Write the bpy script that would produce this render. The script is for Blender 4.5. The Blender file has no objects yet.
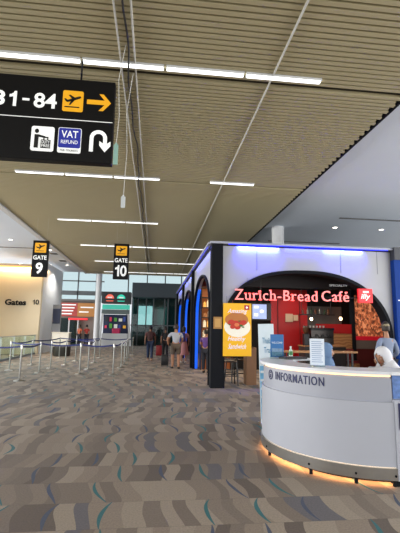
import bpy, bmesh, math, random
from mathutils import Vector, Matrix
random.seed(7)
sc = bpy.context.scene
COL = sc.collection
PI = math.pi

# ------------------------------------------------------------------ camera
_roll = 0.017; _pitch = math.atan(62/400); _yaw = math.atan(45/400/math.sqrt(1+.155**2))
F = Vector((math.sin(_yaw)*math.cos(_pitch), math.cos(_yaw)*math.cos(_pitch), math.sin(_pitch)))
R0 = Vector((math.cos(_yaw), -math.sin(_yaw), 0)); U0 = R0.cross(F)
RR = R0*math.cos(_roll)+U0*math.sin(_roll); UU = -R0*math.sin(_roll)+U0*math.cos(_roll)
cam = bpy.data.cameras.new('camera'); cam.sensor_fit = 'HORIZONTAL'; cam.sensor_width = 36; cam.lens = 36.0
cam.clip_start = .05; cam.clip_end = 400
camo = bpy.data.objects.new('camera', cam); COL.objects.link(camo)
camo.matrix_world = Matrix(((RR.x, UU.x, -F.x, 0), (RR.y, UU.y, -F.y, 0), (RR.z, UU.z, -F.z, 1.6), (0, 0, 0, 1)))
sc.camera = camo

# ------------------------------------------------------------------ world, exposure
sc.view_settings.view_transform = 'Standard'; sc.view_settings.look = 'None'
sc.view_settings.gamma = 1; sc.view_settings.exposure = 0.0
sc.view_settings.use_curve_mapping = False
w = bpy.data.worlds.new('sky'); sc.world = w; w.use_nodes = True
wb = w.node_tree.nodes['Background']; wb.inputs[0].default_value = (.90, .95, 1.0, 1); wb.inputs[1].default_value = 1.0
sc.cycles.max_bounces = 8; sc.cycles.diffuse_bounces = 4; sc.cycles.transparent_max_bounces = 12
sc.cycles.sample_clamp_indirect = 6

def lamp_area(name, loc, size, power, color=(1, 1, 1), rot=(0, 0, 0), sy=None, spread=None):
    l = bpy.data.lights.new(name, 'AREA'); l.energy = power; l.color = color; l.size = size
    if sy: l.shape = 'RECTANGLE'; l.size_y = sy
    if spread: l.spread = spread
    o = bpy.data.objects.new(name, l); o.location = loc; o.rotation_euler = rot; COL.objects.link(o); return o

# large area lamps added as daylight fill behind and beside the view, unseen
lamp_area('daylight_fill_back', (0, -9.5, 3.0), 18, 480, (1, .985, .96), (math.radians(90), 0, 0), 5)
lamp_area('daylight_fill_left', (-17.5, 14, 2.8), 38, 4600, (1, .985, .96), (0, math.radians(-90), 0), 5).rotation_euler = (math.radians(90), 0, math.radians(-90))

lamp_area('daylight_fill_right', (15.5, 0, 2.8), 18, 2000, (1, .985, .96), (math.radians(90), 0, math.radians(90)), 5)

# ------------------------------------------------------------------ materials
def lin(c):
    return tuple(((x/255)/12.92 if x/255 <= .04045 else ((x/255+.055)/1.055)**2.4) for x in c)
_m = {}
def mat(name, c, rough=.6, metal=0, var=.06, scale=8, emit=None, es=0, spec=.5, coat=0, bump=0):
    if name in _m: return _m[name]
    m = bpy.data.materials.new(name); m.use_nodes = True; nt = m.node_tree; b = nt.nodes['Principled BSDF']
    col = lin(c)
    n = nt.nodes.new('ShaderNodeTexNoise'); n.inputs['Scale'].default_value = scale; n.inputs['Detail'].default_value = 3
    tc = nt.nodes.new('ShaderNodeTexCoord'); nt.links.new(tc.outputs['Object'], n.inputs['Vector'])
    r = nt.nodes.new('ShaderNodeMix'); r.data_type = 'RGBA'
    r.inputs[6].default_value = tuple(x*(1-var) for x in col)+(1,); r.inputs[7].default_value = tuple(min(1, x*(1+var)) for x in col)+(1,)
    nt.links.new(n.outputs[0], r.inputs[0]); nt.links.new(r.outputs[2], b.inputs['Base Color'])
    b.inputs['Roughness'].default_value = rough; b.inputs['Metallic'].default_value = metal
    b.inputs['Specular IOR Level'].default_value = spec; b.inputs['Coat Weight'].default_value = coat
    if emit is not None:
        b.inputs['Emission Color'].default_value = lin(emit)+(1,); b.inputs['Emission Strength'].default_value = es
    if bump:
        bn = nt.nodes.new('ShaderNodeBump'); bn.inputs['Strength'].default_value = bump
        nt.links.new(n.outputs[0], bn.inputs['Height']); nt.links.new(bn.outputs[0], b.inputs['Normal'])
    _m[name] = m; return m
def glass(name, tint=(235, 245, 245), gloss=.12):
    if name in _m: return _m[name]
    m = bpy.data.materials.new(name); m.use_nodes = True; nt = m.node_tree; nt.nodes.clear()
    o = nt.nodes.new('ShaderNodeOutputMaterial'); t = nt.nodes.new('ShaderNodeBsdfTransparent'); g = nt.nodes.new('ShaderNodeBsdfGlossy')
    g.inputs['Roughness'].default_value = .03; t.inputs[0].default_value = lin(tint)+(1,)
    fr = nt.nodes.new('ShaderNodeFresnel'); fr.inputs[0].default_value = 1.45
    mx = nt.nodes.new('ShaderNodeMixShader'); ad = nt.nodes.new('ShaderNodeMath'); ad.operation = 'MULTIPLY'; ad.inputs[1].default_value = gloss*3
    nt.links.new(fr.outputs[0], ad.inputs[0]); nt.links.new(ad.outputs[0], mx.inputs[0])
    nt.links.new(t.outputs[0], mx.inputs[1]); nt.links.new(g.outputs[0], mx.inputs[2]); nt.links.new(mx.outputs[0], o.inputs[0])
    _m[name] = m; return m
def wood(name, c1, c2, scale=3):
    if name in _m: return _m[name]
    m = mat(name, c1, .45); nt = m.node_tree; b = nt.nodes['Principled BSDF']
    wv = nt.nodes.new('ShaderNodeTexWave'); wv.inputs['Scale'].default_value = scale; wv.inputs['Distortion'].default_value = 6; wv.inputs['Detail'].default_value = 3
    wv.bands_direction = 'Z'
    tc = nt.nodes.new('ShaderNodeTexCoord'); nt.links.new(tc.outputs['Object'], wv.inputs['Vector'])
    r = nt.nodes.new('ShaderNodeValToRGB'); r.color_ramp.elements[0].color = lin(c1)+(1,); r.color_ramp.elements[1].color = lin(c2)+(1,)
    nt.links.new(wv.outputs[0], r.inputs[0]); nt.links.new(r.outputs[0], b.inputs['Base Color']); return m

def carpet():
    m = bpy.data.materials.new('wavy_carpet_tiles'); m.use_nodes = True; nt = m.node_tree; b = nt.nodes['Principled BSDF']
    L = nt.links.new
    def N(t, **k):
        n = nt.nodes.new(t)
        for a, v in k.items(): setattr(n, a, v)
        return n
    def M(op, a, b_=None, c=None):
        n = N('ShaderNodeMath', operation=op)
        for i, v in enumerate((a, b_, c)):
            if v is None: continue
            if isinstance(v, (int, float)): n.inputs[i].default_value = v
            else: L(v, n.inputs[i])
        return n.outputs[0]
    tc = N('ShaderNodeTexCoord'); sx = N('ShaderNodeSeparateXYZ'); L(tc.outputs['Object'], sx.inputs[0])
    X, Y = sx.outputs[0], sx.outputs[1]
    v = M('DIVIDE', M('SUBTRACT', Y, .05), .5); row = M('FLOOR', v); yf = M('FRACT', v)
    def rnd(a, off):   # hash of one number
        wn = N('ShaderNodeTexWhiteNoise', noise_dimensions='1D'); L(M('ADD', a, off), wn.inputs['W']); return wn.outputs['Value']
    r1 = rnd(row, 3.37)
    # tile columns 1 m wide, shifted each row, each with its own piece of the pattern
    xs = M('ADD', X, M('MULTIPLY', r1, 7.0))
    # bend of the stripes inside a tile
    s1 = M('SINE', M('MULTIPLY_ADD', yf, 2.6, M('MULTIPLY', rnd(row, 9.1), 6.28)))
    nz = N('ShaderNodeTexNoise', noise_dimensions='2D'); cb = N('ShaderNodeCombineXYZ'); L(M('MULTIPLY', xs, 1.1), cb.inputs[0]); L(M('MULTIPLY_ADD', row, 5.13, M('MULTIPLY', yf, .75)), cb.inputs[1])
    L(cb.outputs[0], nz.inputs['Vector']); nz.inputs['Scale'].default_value = 1.3; nz.inputs['Detail'].default_value = 0
    u = M('ADD', xs, M('ADD', M('MULTIPLY', s1, .055), M('MULTIPLY', M('SUBTRACT', nz.outputs[0], .5), .12)))
    # stripes: 1-D voronoi cells of u with random tone
    vo = N('ShaderNodeTexVoronoi', voronoi_dimensions='1D', feature='F1'); L(M('MULTIPLY_ADD', u, 6.6, M('MULTIPLY', row, 31.7)), vo.inputs['W']); vo.inputs['Scale'].default_value = 1
    sc_ = N('ShaderNodeSeparateColor'); L(vo.outputs['Color'], sc_.inputs[0])
    ramp = N('ShaderNodeValToRGB'); ramp.color_ramp.interpolation = 'CONSTANT'
    cols = [(0, (124, 109, 97)), (.14, (150, 134, 118)), (.34, (130, 115, 102)), (.5, (164, 149, 132)), (.66, (104, 90, 80)), (.76, (140, 125, 110)), (.90, (106, 101, 106)), (.94, (154, 139, 123))]
    e = ramp.color_ramp.elements
    e[0].position = 0; e[0].color = lin(cols[0][1])+(1,); e[1].position = cols[1][0]; e[1].color = lin(cols[1][1])+(1,)
    for p, c in cols[2:]:
        q = e.new(p); q.color = lin(c)+(1,)
    L(sc_.outputs[0], ramp.inputs[0])
    # thin teal arcs
    u2 = M('DIVIDE', M('ADD', xs, M('MULTIPLY', M('POWER', M('SUBTRACT', yf, rnd(row, 21.7)), 2.0), M('MULTIPLY_ADD', rnd(row, 5.5), .5, -.25))), .46)
    u2 = M('ADD', u2, M('MULTIPLY', M('SUBTRACT', nz.outputs[0], .5), .2))
    cell = M('FLOOR', u2); d = M('ABSOLUTE', M('SUBTRACT', M('FRACT', u2), .5))
    cr = rnd(M('ADD', cell, M('MULTIPLY', row, 17.0)), .77)
    wd = M('MULTIPLY_ADD', M('SINE', M('MULTIPLY', yf, 3.14)), .036, .008)
    on = M('MULTIPLY', M('LESS_THAN', d, wd), M('GREATER_THAN', cr, .42))
    mx = N('ShaderNodeMix', data_type='RGBA'); L(on, mx.inputs[0]); L(ramp.outputs[0], mx.inputs[6])
    tl = N('ShaderNodeMix', data_type='RGBA'); L(M('GREATER_THAN', cr, .68), tl.inputs[0]); tl.inputs[6].default_value = lin((70, 80, 104))+(1,); tl.inputs[7].default_value = lin((38, 108, 114))+(1,)
    L(tl.outputs[2], mx.inputs[7])
    # pile grain and thin joints
    gn = N('ShaderNodeTexNoise'); L(tc.outputs['Object'], gn.inputs['Vector']); gn.inputs['Scale'].default_value = 60; gn.inputs['Detail'].default_value = 4
    gm = M('MULTIPLY_ADD', gn.outputs[0], .8, .6)
    jt = M('MULTIPLY_ADD', M('LESS_THAN', M('ABSOLUTE', M('SUBTRACT', yf, .5)), .488), .14, .86)
    vm = N('ShaderNodeVectorMath', operation='SCALE'); L(mx.outputs[2], vm.inputs[0]); L(M('MULTIPLY', M('MULTIPLY', gm, jt), .83), vm.inputs['Scale'])
    L(vm.outputs[0], b.inputs['Base Color']); b.inputs['Roughness'].default_value = .8; b.inputs['Specular IOR Level'].default_value = .36
    b.inputs['Sheen Weight'].default_value = .06
    bp = N('ShaderNodeBump'); bp.inputs['Strength'].default_value = .15; L(gn.outputs[0], bp.inputs['Height']); L(bp.outputs[0], b.inputs['Normal'])
    return m
CARPET = carpet()

# ------------------------------------------------------------------ mesh helpers
class MB:
    def __init__(s): s.b = bmesh.new()
    def box(s, x0, x1, y0, y1, z0, z1, M=None):
        r = bmesh.ops.create_cube(s.b, size=1)
        T = Matrix.Translation(((x0+x1)/2, (y0+y1)/2, (z0+z1)/2)) @ Matrix.Diagonal((abs(x1-x0), abs(y1-y0), abs(z1-z0), 1))
        if M is not None: T = M @ T
        bmesh.ops.transform(s.b, matrix=T, verts=r['verts']); return s
    def bbox(s, x0, x1, y0, y1, z0, z1, bev=.01, M=None):
        n0 = len(s.b.verts); s.box(x0, x1, y0, y1, z0, z1, M); s.b.verts.ensure_lookup_table()
        vs = s.b.verts[n0:]; es = list({e for v in vs for e in v.link_edges})
        bmesh.ops.bevel(s.b, geom=es, offset=bev, segments=2, affect='EDGES', profile=.5); return s
    def cyl(s, p0, p1, r0, r1=None, n=16):
        r1 = r0 if r1 is None else r1
        p0 = Vector(p0); p1 = Vector(p1); d = p1-p0
        r = bmesh.ops.create_cone(s.b, cap_ends=True, segments=n, radius1=r0, radius2=r1, depth=d.length)
        q = Vector((0, 0, 1)).rotation_difference(d.normalized()).to_matrix().to_4x4()
        bmesh.ops.transform(s.b, matrix=Matrix.Translation((p0+p1)/2) @ q, verts=r['verts']); return s
    def tube(s, pts, r, n=8):
        pts = [Vector(p) for p in pts]; rings = []
        for i, p in enumerate(pts):
            t = (pts[min(i+1, len(pts)-1)]-pts[max(i-1, 0)]).normalized()
            a = t.orthogonal().normalized() if i == 0 else (pa - t*pa.dot(t)).normalized()
            pa = a; bb = t.cross(a); rr = r[i] if isinstance(r, (list, tuple)) else r
            rings.append([s.b.verts.new(p+(a*math.cos(2*PI*k/n)+bb*math.sin(2*PI*k/n))*rr) for k in range(n)])
        for a, c in zip(rings, rings[1:]):
            for k in range(n): s.b.faces.new((a[k], a[(k+1) % n], c[(k+1) % n], c[k]))
        s.b.faces.new(rings[0][::-1]); s.b.faces.new(rings[-1]); return s
    def lathe(s, prof, cx=0, cy=0, n=24):
        rings = [[s.b.verts.new((cx+r*math.cos(2*PI*k/n), cy+r*math.sin(2*PI*k/n), z)) for k in range(n)] for r, z in prof]
        for a, c in zip(rings, rings[1:]):
            for k in range(n): s.b.faces.new((a[k], a[(k+1) % n], c[(k+1) % n], c[k]))
        s.b.faces.new(rings[0][::-1]); s.b.faces.new(rings[-1]); return s
    def ell(s, c, rx, ry, rz, u=16, v=10, M=None):
        r = bmesh.ops.create_uvsphere(s.b, u_segments=u, v_segments=v, radius=1)
        T = Matrix.Translation(c) @ (M or Matrix.Identity(4)) @ Matrix.Diagonal((rx, ry, rz, 1))
        bmesh.ops.transform(s.b, matrix=T, verts=r['verts']); return s
    def prism(s, pts, fn0, fn1):
        a = [s.b.verts.new(fn0(*p)) for p in pts]; c = [s.b.verts.new(fn1(*p)) for p in pts]
        n = len(pts); s.b.faces.new(a); s.b.faces.new(c[::-1])
        for k in range(n): s.b.faces.new((a[k], c[k], c[(k+1) % n], a[(k+1) % n]))
        return s
    def plate(s, pts, y, t):     # outline in (x, z), standing in the plane y, thickness t towards -y
        return s.prism(pts, lambda u, v: (u, y, v), lambda u, v: (u, y-t, v))
    def arc(s, cx, cy, r0, r1, z0, z1, a0, a1, n=40):   # a curved wall, angles in degrees
        A = [math.radians(a0+(a1-a0)*i/n) for i in range(n+1)]
        q = [[s.b.verts.new((cx+r*math.cos(a), cy+r*math.sin(a), z)) for r, z in ((r0, z0), (r1, z0), (r1, z1), (r0, z1))] for a in A]
        for a, c in zip(q, q[1:]):
            for k in range(4): s.b.faces.new((a[k], a[(k+1) % 4], c[(k+1) % 4], c[k]))
        s.b.faces.new(q[0][::-1]); s.b.faces.new(q[-1]); return s
    def done(s, name, m, parent=None, smooth=False, loc=None):
        bmesh.ops.recalc_face_normals(s.b, faces=s.b.faces)
        me = bpy.data.meshes.new(name); s.b.to_mesh(me); s.b.free()
        if smooth:
            for p in me.polygons: p.use_smooth = True
            try: me.set_sharp_from_angle(angle=math.radians(40))
            except Exception: pass
        for q in (m if isinstance(m, (list, tuple)) else [m]): me.materials.append(q)
        o = bpy.data.objects.new(name, me); COL.objects.link(o)
        if parent: o.parent = parent
        if loc: o.location = loc
        return o
def empty(name, loc, label, cat, group=None, rz=0):
    o = bpy.data.objects.new(name, None); COL.objects.link(o); o.location = loc; o.rotation_euler = (0, 0, rz)
    o.empty_display_size = .1
    return tag(o, label, cat, group)
def tag(o, label=None, cat=None, group=None):
    if label: o['label'] = label
    if cat: o['category'] = cat
    if group: o['group'] = group
    return o
def struct(o): o['kind'] = 'structure'; return o
def copy_tree(o, parent=None):
    c = o.copy(); COL.objects.link(c); c.parent = parent
    for ch in [x for x in bpy.data.objects if x.parent == o]: copy_tree(ch, c)
    return c
def text_mesh(txt, size, depth, offset=0.0, align='LEFT', spacing=1.0):
    cu = bpy.data.curves.new('lettering', 'FONT'); cu.body = txt; cu.size = size; cu.extrude = depth/2; cu.offset = offset
    cu.align_x = align; cu.space_character = spacing; cu.resolution_u = 3
    o = bpy.data.objects.new('tmp_lettering', cu); COL.objects.link(o)
    bpy.context.view_layer.update(); dg = bpy.context.evaluated_depsgraph_get()
    me = bpy.data.meshes.new_from_object(o.evaluated_get(dg)); bpy.data.objects.remove(o)
    return me
def text(name, txt, x0, x1, z0, z1, y, m, parent, depth=.01, offset=0.0, spacing=1.0):
    """lettering fitted in the box x0..x1, z0..z1 in the plane y, facing -y"""
    me = text_mesh(txt, 1.0, .02, offset, spacing=spacing)
    vs = me.vertices; a = min(v.co.x for v in vs); b = max(v.co.x for v in vs); c = min(v.co.y for v in vs); d = max(v.co.y for v in vs)
    for v in vs:
        p = v.co.copy(); v.co = (x0+(p.x-a)/(b-a)*(x1-x0), y-depth/2-p.z/.02*depth, z0+(p.y-c)/(d-c)*(z1-z0))
    me.materials.append(m); o = bpy.data.objects.new(name, me); COL.objects.link(o)
    if parent: o.parent = parent
    return o

def one(x0, x1, z0, z1, y, m, parent, depth=.006):
    q = [(.60, 0), (1, 0), (1, 1), (.70, 1), (.60, .87), (.36, .79), (.1, .76), (.1, .60), (.60, .64)]
    return MB().plate([(x0+u*(x1-x0), z0+v*(z1-z0)) for u, v in q], y, depth).done('lettering', m, parent)

# ------------------------------------------------------------------ palette
M_slat = mat('olive_beige_baffle', (186, 176, 141), .5, var=.05, scale=.7)
M_slatback = mat('dark_ceiling_void', (60, 55, 42), .9)
M_white = mat('white_paint', (214, 216, 218), .5, var=.02)
M_ceilw = mat('white_ceiling_board', (226, 236, 248), .7, var=.02, scale=1)
M_dark = mat('charcoal_powder_coat', (24, 26, 31), .65, spec=.12)
M_black = mat('black_plastic', (20, 20, 22), .4)
M_signblk = mat('black_sign_face', (7, 7, 9), .5, spec=.25)
M_yel = mat('yellow_sign_panel', (236, 170, 30), .4, emit=(236, 170, 30), es=.35)
M_wht = mat('white_sign_film', (238, 240, 238), .4, emit=(238, 240, 238), es=.45)
M_navy = mat('navy_lettering', (28, 34, 84), .45)
M_steel = mat('brushed_steel', (190, 188, 184), .28, 1.0, scale=20)
M_tube = mat('lit_tube_diffuser', (255, 255, 250), .5, emit=(250, 252, 250), es=2.2)
M_cream = mat('cream_wall_paint', (222, 208, 178), .6, var=.03, scale=1)
M_glass = glass('clear_glass')
M_dglass = glass('smoked_green_glass', (160, 188, 188), .3)
M_red = mat('red_cafe_panel', (168, 22, 26), .4, var=.12, scale=2)
M_blk2 = mat('black_cafe_lining', (18, 16, 17), .7)
M_bluep = mat('royal_blue_panel', (22, 62, 140), .6, var=.08, scale=1, spec=.15)
M_rope = mat('white_cord', (205, 205, 200), .6)
M_bluebelt = mat('navy_blue_belt', (26, 40, 110), .5)
M_wood = wood('warm_oak_board', (150, 104, 62), (184, 134, 86), 3)
M_skin = mat('skin', (176, 128, 100), .5); M_skin2 = mat('brown_skin', (140, 98, 76), .5)

# ------------------------------------------------------------------ structure
struct(MB().box(-20, 16, -10, 60, -.1, 0).done('floor', CARPET))
# slatted ceiling: one backing with its baffles
LY = [-3.6, .9, 5.4, 9.9, 14.35, 18.85, 23.4, 27.9]
b = MB(); y = -9.0; i = 0
while y < 29.2:
    if not any(abs(y-(l+.16)) < .045 for l in LY):
        j = .05*(i % 2)
        b.box(-4.93, 3.95-j, y, y+.064, 5.40, 5.46)
    y += .102; i += 1
struct(b.done('ceiling_slats', M_slat)).name = 'ceiling'
o = struct(MB().box(-4.95, 4.0, -9, 29.3, 5.475, 5.55).done('ceiling', M_slatback))
struct(MB().box(4.0, 16, -9, 30, 5.50, 5.6).done('ceiling_right', M_ceilw))
struct(MB().box(-17, -4.95, -9, 29.6, 5.50, 5.6).done('ceiling_left', M_ceilw))
struct(MB().box(-5.05, -4.95, -9, 29.3, 5.36, 5.5).box(-5.3, -5.2, -9, 29.3, 5.46, 5.5).done('trim_1', M_white))
struct(MB().box(3.97, 4.02, -9, 29.3, 5.41, 5.5).done('trim_2', M_dark))
struct(MB().box(-5, 4, 29.2, 29.35, 5.38, 5.6).done('trim_3', M_white))

# longitudinal white rails fixed below the slats
for k, (xa, xb_, lab) in enumerate(((-.4, -.4, 'right one of the close pair of thin white rails below the slatted ceiling'),
                                  (1.62, 1.74, 'lone thin white rail running along the slatted ceiling right of the pair'),
                                  (-.62, -.56, 'left one of the close pair of thin white rails below the slatted ceiling'))):
    o = MB().tube([(xa, -4, 5.385), ((xa+xb_)/2, 12, 5.385), (xb_, 29, 5.385)], .014, 6).done('ceiling_rail', M_rope)
    tag(o, lab, 'rail', 'thin white ceiling rails')
pts = [(-.50+.022*math.sin(t*1.7)+.015*math.sin(t*4.1), t, 5.355+.015*math.sin(t*2.3)) for t in [i*.35-3 for i in range(88)]]
tag(MB().tube(pts, .014, 6).done('electric_cable', M_black), 'wavy black cable running between the pair of white ceiling rails', 'cable')

# strip lights
def linear_light(x0, x1, y, label):
    t = empty('linear_light', ((x0+x1)/2, y, 5.40), label, 'ceiling light', 'linear ceiling lights')
    w_ = (x1-x0)/2-.012
    MB().box(-w_, w_, -.045, .045, -.005, .03).box(-w_, w_, -.05, -.042, -.035, .0).box(-w_, w_, .042, .05, -.035, .0).done('housing', M_white, t)
    MB().bbox(-w_+.01, w_-.01, -.04, .04, -.045, -.008, .008).done('diffuser', M_tube, t)
rows = {-3.6: 5, .9: 5, 5.4: 5, 9.9: 4, 14.35: 3, 18.85: 5, 23.4: 5, 27.9: 5}
rown = {5.4: 'nearest row above the black sign', 9.9: 'second row, just below the black sign', 14.35: 'third row, above gate 10 sign',
        18.85: 'fourth row, behind gate 10 sign', 23.4: 'fifth row, toward far glazing', 27.9: 'farthest row at the slats end', .9: 'unseen row overhead added for light', -3.6: 'unseen row behind added for light'}
segn = ['leftmost segment', 'second segment from left', 'third segment from left', 'fourth segment from left', 'rightmost segment']
for ly in LY:
    if ly < 5: xs = [0, 1, 2, 3, 4]  # rows overhead and behind are out of view, added to light the hall
    else: xs = {5: [0, 1, 2, 3, 4], 4: [0, 1, 2, 4], 3: [0, 1, 2]}[rows[ly]]
    for s_ in xs:
        x0 = -3.56+1.2*s_ + (0 if s_ < 4 or ly != 9.9 else .08)
        linear_light(x0, x0+1.19, ly, 'white strip light, %s, %s' % (segn[s_], rown[ly]))

# hanging strings with plastic tags near the big sign
for (x, y, z0, z1, lab) in ((-.57, 5.0, 3.67, 3.95, 'translucent green plastic tag hanging on a string beside the black direction sign'),
                            (-.50, 5.6, 3.28, 3.45, 'small clear plastic tag on the longer string, lower than the green one')):
    t = empty('hanging_tag', (x, y, z0), lab, 'tag', 'tags on strings below the ceiling')
    MB().tube([(0, 0, z1-z0), (.02, .01, (5.38-z0)*.4), (-.01, 0, (5.38-z0)*.7), (.06, 0, 5.39-z0)], .005, 6).done('string', M_rope, t)
    c_ = (150, 190, 178) if z1 > 3.5 else (205, 212, 214)
    MB().bbox(-.03, .03, -.008, .008, 0, z1-z0, .007).cyl((0, 0, z1-z0-.01), (0, 0, z1-z0+.02), .012).done('plastic_pouch', mat('pouch%d' % c_[0], c_, .3), t)

# downlights in the white ceilings
def downlight(x, y, label, power=0):
    t = empty('downlight', (x, y, 5.5), label, 'ceiling light', 'round downlights in the white ceilings')
    MB().lathe([(.075, -.002), (.12, -.002), (.12, -.014), (.09, -.012), (.075, -.004)], n=24).done('trim_ring', M_white, t, True)
    MB().lathe([(.001, -.004), (.08, -.004), (.08, -.009), (.001, -.012)], n=20).done('lens', mat('downlight_lens', (255, 250, 240), .4, emit=(255, 246, 230), es=9), t)
    if power:
        l = bpy.data.lights.new('downlight_beam', 'SPOT'); l.energy = power; l.color = (1, .96, .9); l.spot_size = 2.2; l.spot_blend = .6; l.shadow_soft_size = .08
        lo = bpy.data.objects.new('downlight_beam', l); lo.location = (x, y, 5.46); COL.objects.link(lo)
downlight(6.74, 14.2, 'small round downlight in white ceiling above the cafe, left of two')
downlight(8.61, 14.2, 'small round downlight in white ceiling above the cafe, right of two')
downlight(-6.7, 18.9, 'round downlight in left white ceiling nearest the camera, left of gate 9 sign', 260)
downlight(-5.5, 21.2, 'extra round downlight behind the gate 9 sign, added to light the white counter', 650)  # extra downlight added to brighten the boarding counter
downlight(-8.6, 26.3, 'round downlight just above the cream wall top, near its left side')
downlight(-6.75, 26.3, 'round downlight above the right part of the cream wall top')
downlight(-5.7, 26.3, 'round downlight just right of gate 9 sign', 450)
for (x0, x1, y, lab) in ((6.3, 9.2, 12.9, 'long dark slot diffuser in white ceiling above the cafe'), (4.9, 8.2, 16.9, 'faint slot diffuser in white ceiling close over the cafe roof'),
                         (-8.5, -5.4, 20.8, 'long slot diffuser in the left white ceiling')):
    tag(MB().box(x0, x1, y-.05, y+.05, 5.48, 5.5).box(x0+.03, x1-.03, y-.02, y+.02, 5.474, 5.482).done('slot_diffuser', mat('slot_grey', (92, 92, 94), .6)), lab, 'air vent', 'slot diffusers')
for (x, y, lab) in ((-5.55, 22.2, 'small dark ceiling vent right of gate 9 sign, nearer one'), (-5.6, 24.6, 'small dark ceiling vent right of gate 9 sign, farther one'), (-6.6, 16.2, 'grey ceiling vent left of gate 9 sign at upper left')):
    t = empty('ceiling_vent', (x, y, 5.5), lab, 'air vent', 'square vents in the left white ceiling')
    MB().box(-.2, .2, -.2, .2, -.015, 0).done('frame', mat('vent_grey', (120, 122, 124), .6), t)
    g = MB()
    for k in range(6): g.box(-.17, .17, -.16+k*.06, -.13+k*.06, -.022, -.012)
    g.done('grille', mat('vent_dark', (60, 62, 64), .6), t)

# column above the cafe roof
tag(MB().lathe([(.23, 4.0), (.23, 5.5)], 4.6, 14.55, 28).box(4.56, 4.6, 14.30, 14.33, 4.9, 5.05).done('round_column', M_white, smooth=True), 'round white column rising from the cafe roof to the ceiling', 'column')

# ------------------------------------------------------------------ big direction sign
t = empty('direction_sign', (0, 5.40, 3.82), 'large black hanging airport direction sign with yellow arrow and white symbols', 'sign')
Z0 = 3.82
M_vat = mat('blue_vat_panel', (38, 48, 150), .4, emit=(38, 48, 150), es=.3)
M_ink = mat('black_sign_print', (12, 12, 12), .5)
MB().bbox(-3.9, -.66, -.07, .07, 0, 1.22, .01).done('sign_box', M_signblk, t)
for x in (-1.15, -3.2): MB().cyl((x, 0, 1.2), (x, 0, 1.60), .013).box(x-.03, x+.03, -.02, .02, 1.2, 1.24).done('hanging_rod', M_dark, t)
yf = -.072
def spx(x, yy):   # photo pixel -> sign plane (x, z)
    d = F+RR*((x-200)/400)-UU*((yy-266.5)/400); k = 5.33/d.y
    return (d.x*k, 1.6+d.z*k-Z0)
def srect(xa, ya, xb_, yb): a = spx(xa, yb); c = spx(xb_, ya); return a[0], c[0], a[1], c[1]
x0, x1, z0, z1 = srect(-12, 93, 17, 108)
GZ0 = spx(20, 106.5)[1]; GZ1 = spx(20, 91.5)[1]
GZ0b = GZ0
text('lettering', '8', spx(-8, 100)[0], spx(5, 100)[0], GZ0, GZ1, yf, M_wht, t, .006, .02); one(spx(8.5, 100)[0], spx(16.5, 100)[0], GZ0, GZ1, yf, M_wht, t)
text('lettering', '84', spx(34, 100)[0], spx(57, 100)[0], GZ0, GZ1, yf, M_wht, t, .006, .02)
a = spx(22.5, 100); c = spx(29.5, 100)
MB().box(a[0], c[0], yf-.006, yf, (GZ0+GZ1)/2-.016, (GZ0+GZ1)/2+.016).done('dash', M_wht, t)
a = spx(112.5, 123)
MB().box(-3.88, a[0], yf-.004, yf, a[1]-.004, a[1]+.005).done('divider_line', M_wht, t)
def rrect(x0, x1, z0, z1, r, n=5):
    p = []
    for cx, cz, a0 in ((x1-r, z1-r, 0), (x0+r, z1-r, 90), (x0+r, z0+r, 180), (x1-r, z0+r, 270)):
        for k in range(n+1): a_ = math.radians(a0+90*k/n); p.append((cx+r*math.cos(a_), cz+r*math.sin(a_)))
    return p
def plane_icon(cx, cz, s, y, m, parent, bar=True):
    """departing aeroplane seen from the side, nose up to the right, above a runway bar"""
    g = MB()
    body = [(-.40, -.02), (-.46, .10), (-.38, .11), (-.28, .03), (.30, .27), (.40, .28), (.43, .21), (.36, .15), (.02, .0), (-.30, -.10)]
    wing = [(.16, .13), (-.08, .03), (-.20, -.26), (-.12, -.24)]
    wing2 = [(-.06, .12), (.10, .18), (-.16, .34), (-.24, .31)]
    for q in (body, wing, wing2): g.plate([(cx+u*s, cz+v*s) for u, v in q], y, .005)
    if bar: g.plate([(cx-.42*s, cz-.40*s), (cx+.36*s, cz-.40*s), (cx+.36*s, cz-.34*s), (cx-.42*s, cz-.34*s)], y, .005)
    return g.done('aeroplane_symbol', m, parent)
a = spx(62, 111); c = spx(84, 92)
pn = MB().plate(rrect(a[0], c[0], a[1], c[1]-.0, .025), yf, .006).done('yellow_panel', M_yel, t)
plane_icon((a[0]+c[0])/2, (a[1]+c[1])/2+.005, (c[0]-a[0])*.92, yf-.006, M_ink, pn)
# arrow pointing right
l_ = spx(87, 102); r_ = spx(111, 103.5); cz = (l_[1]+r_[1])/2; ax0 = l_[0]; ax1 = r_[0]; h = .125; tk = .033
arrow = [(ax0, cz-tk), (ax1-.085, cz-tk), (ax1-.165, cz-h), (ax1-.105, cz-h), (ax1, cz), (ax1-.105, cz+h), (ax1-.165, cz+h), (ax1-.085, cz+tk), (ax0, cz+tk)]
MB().plate(arrow, yf, .006).done('arrow', M_yel, t)
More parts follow.
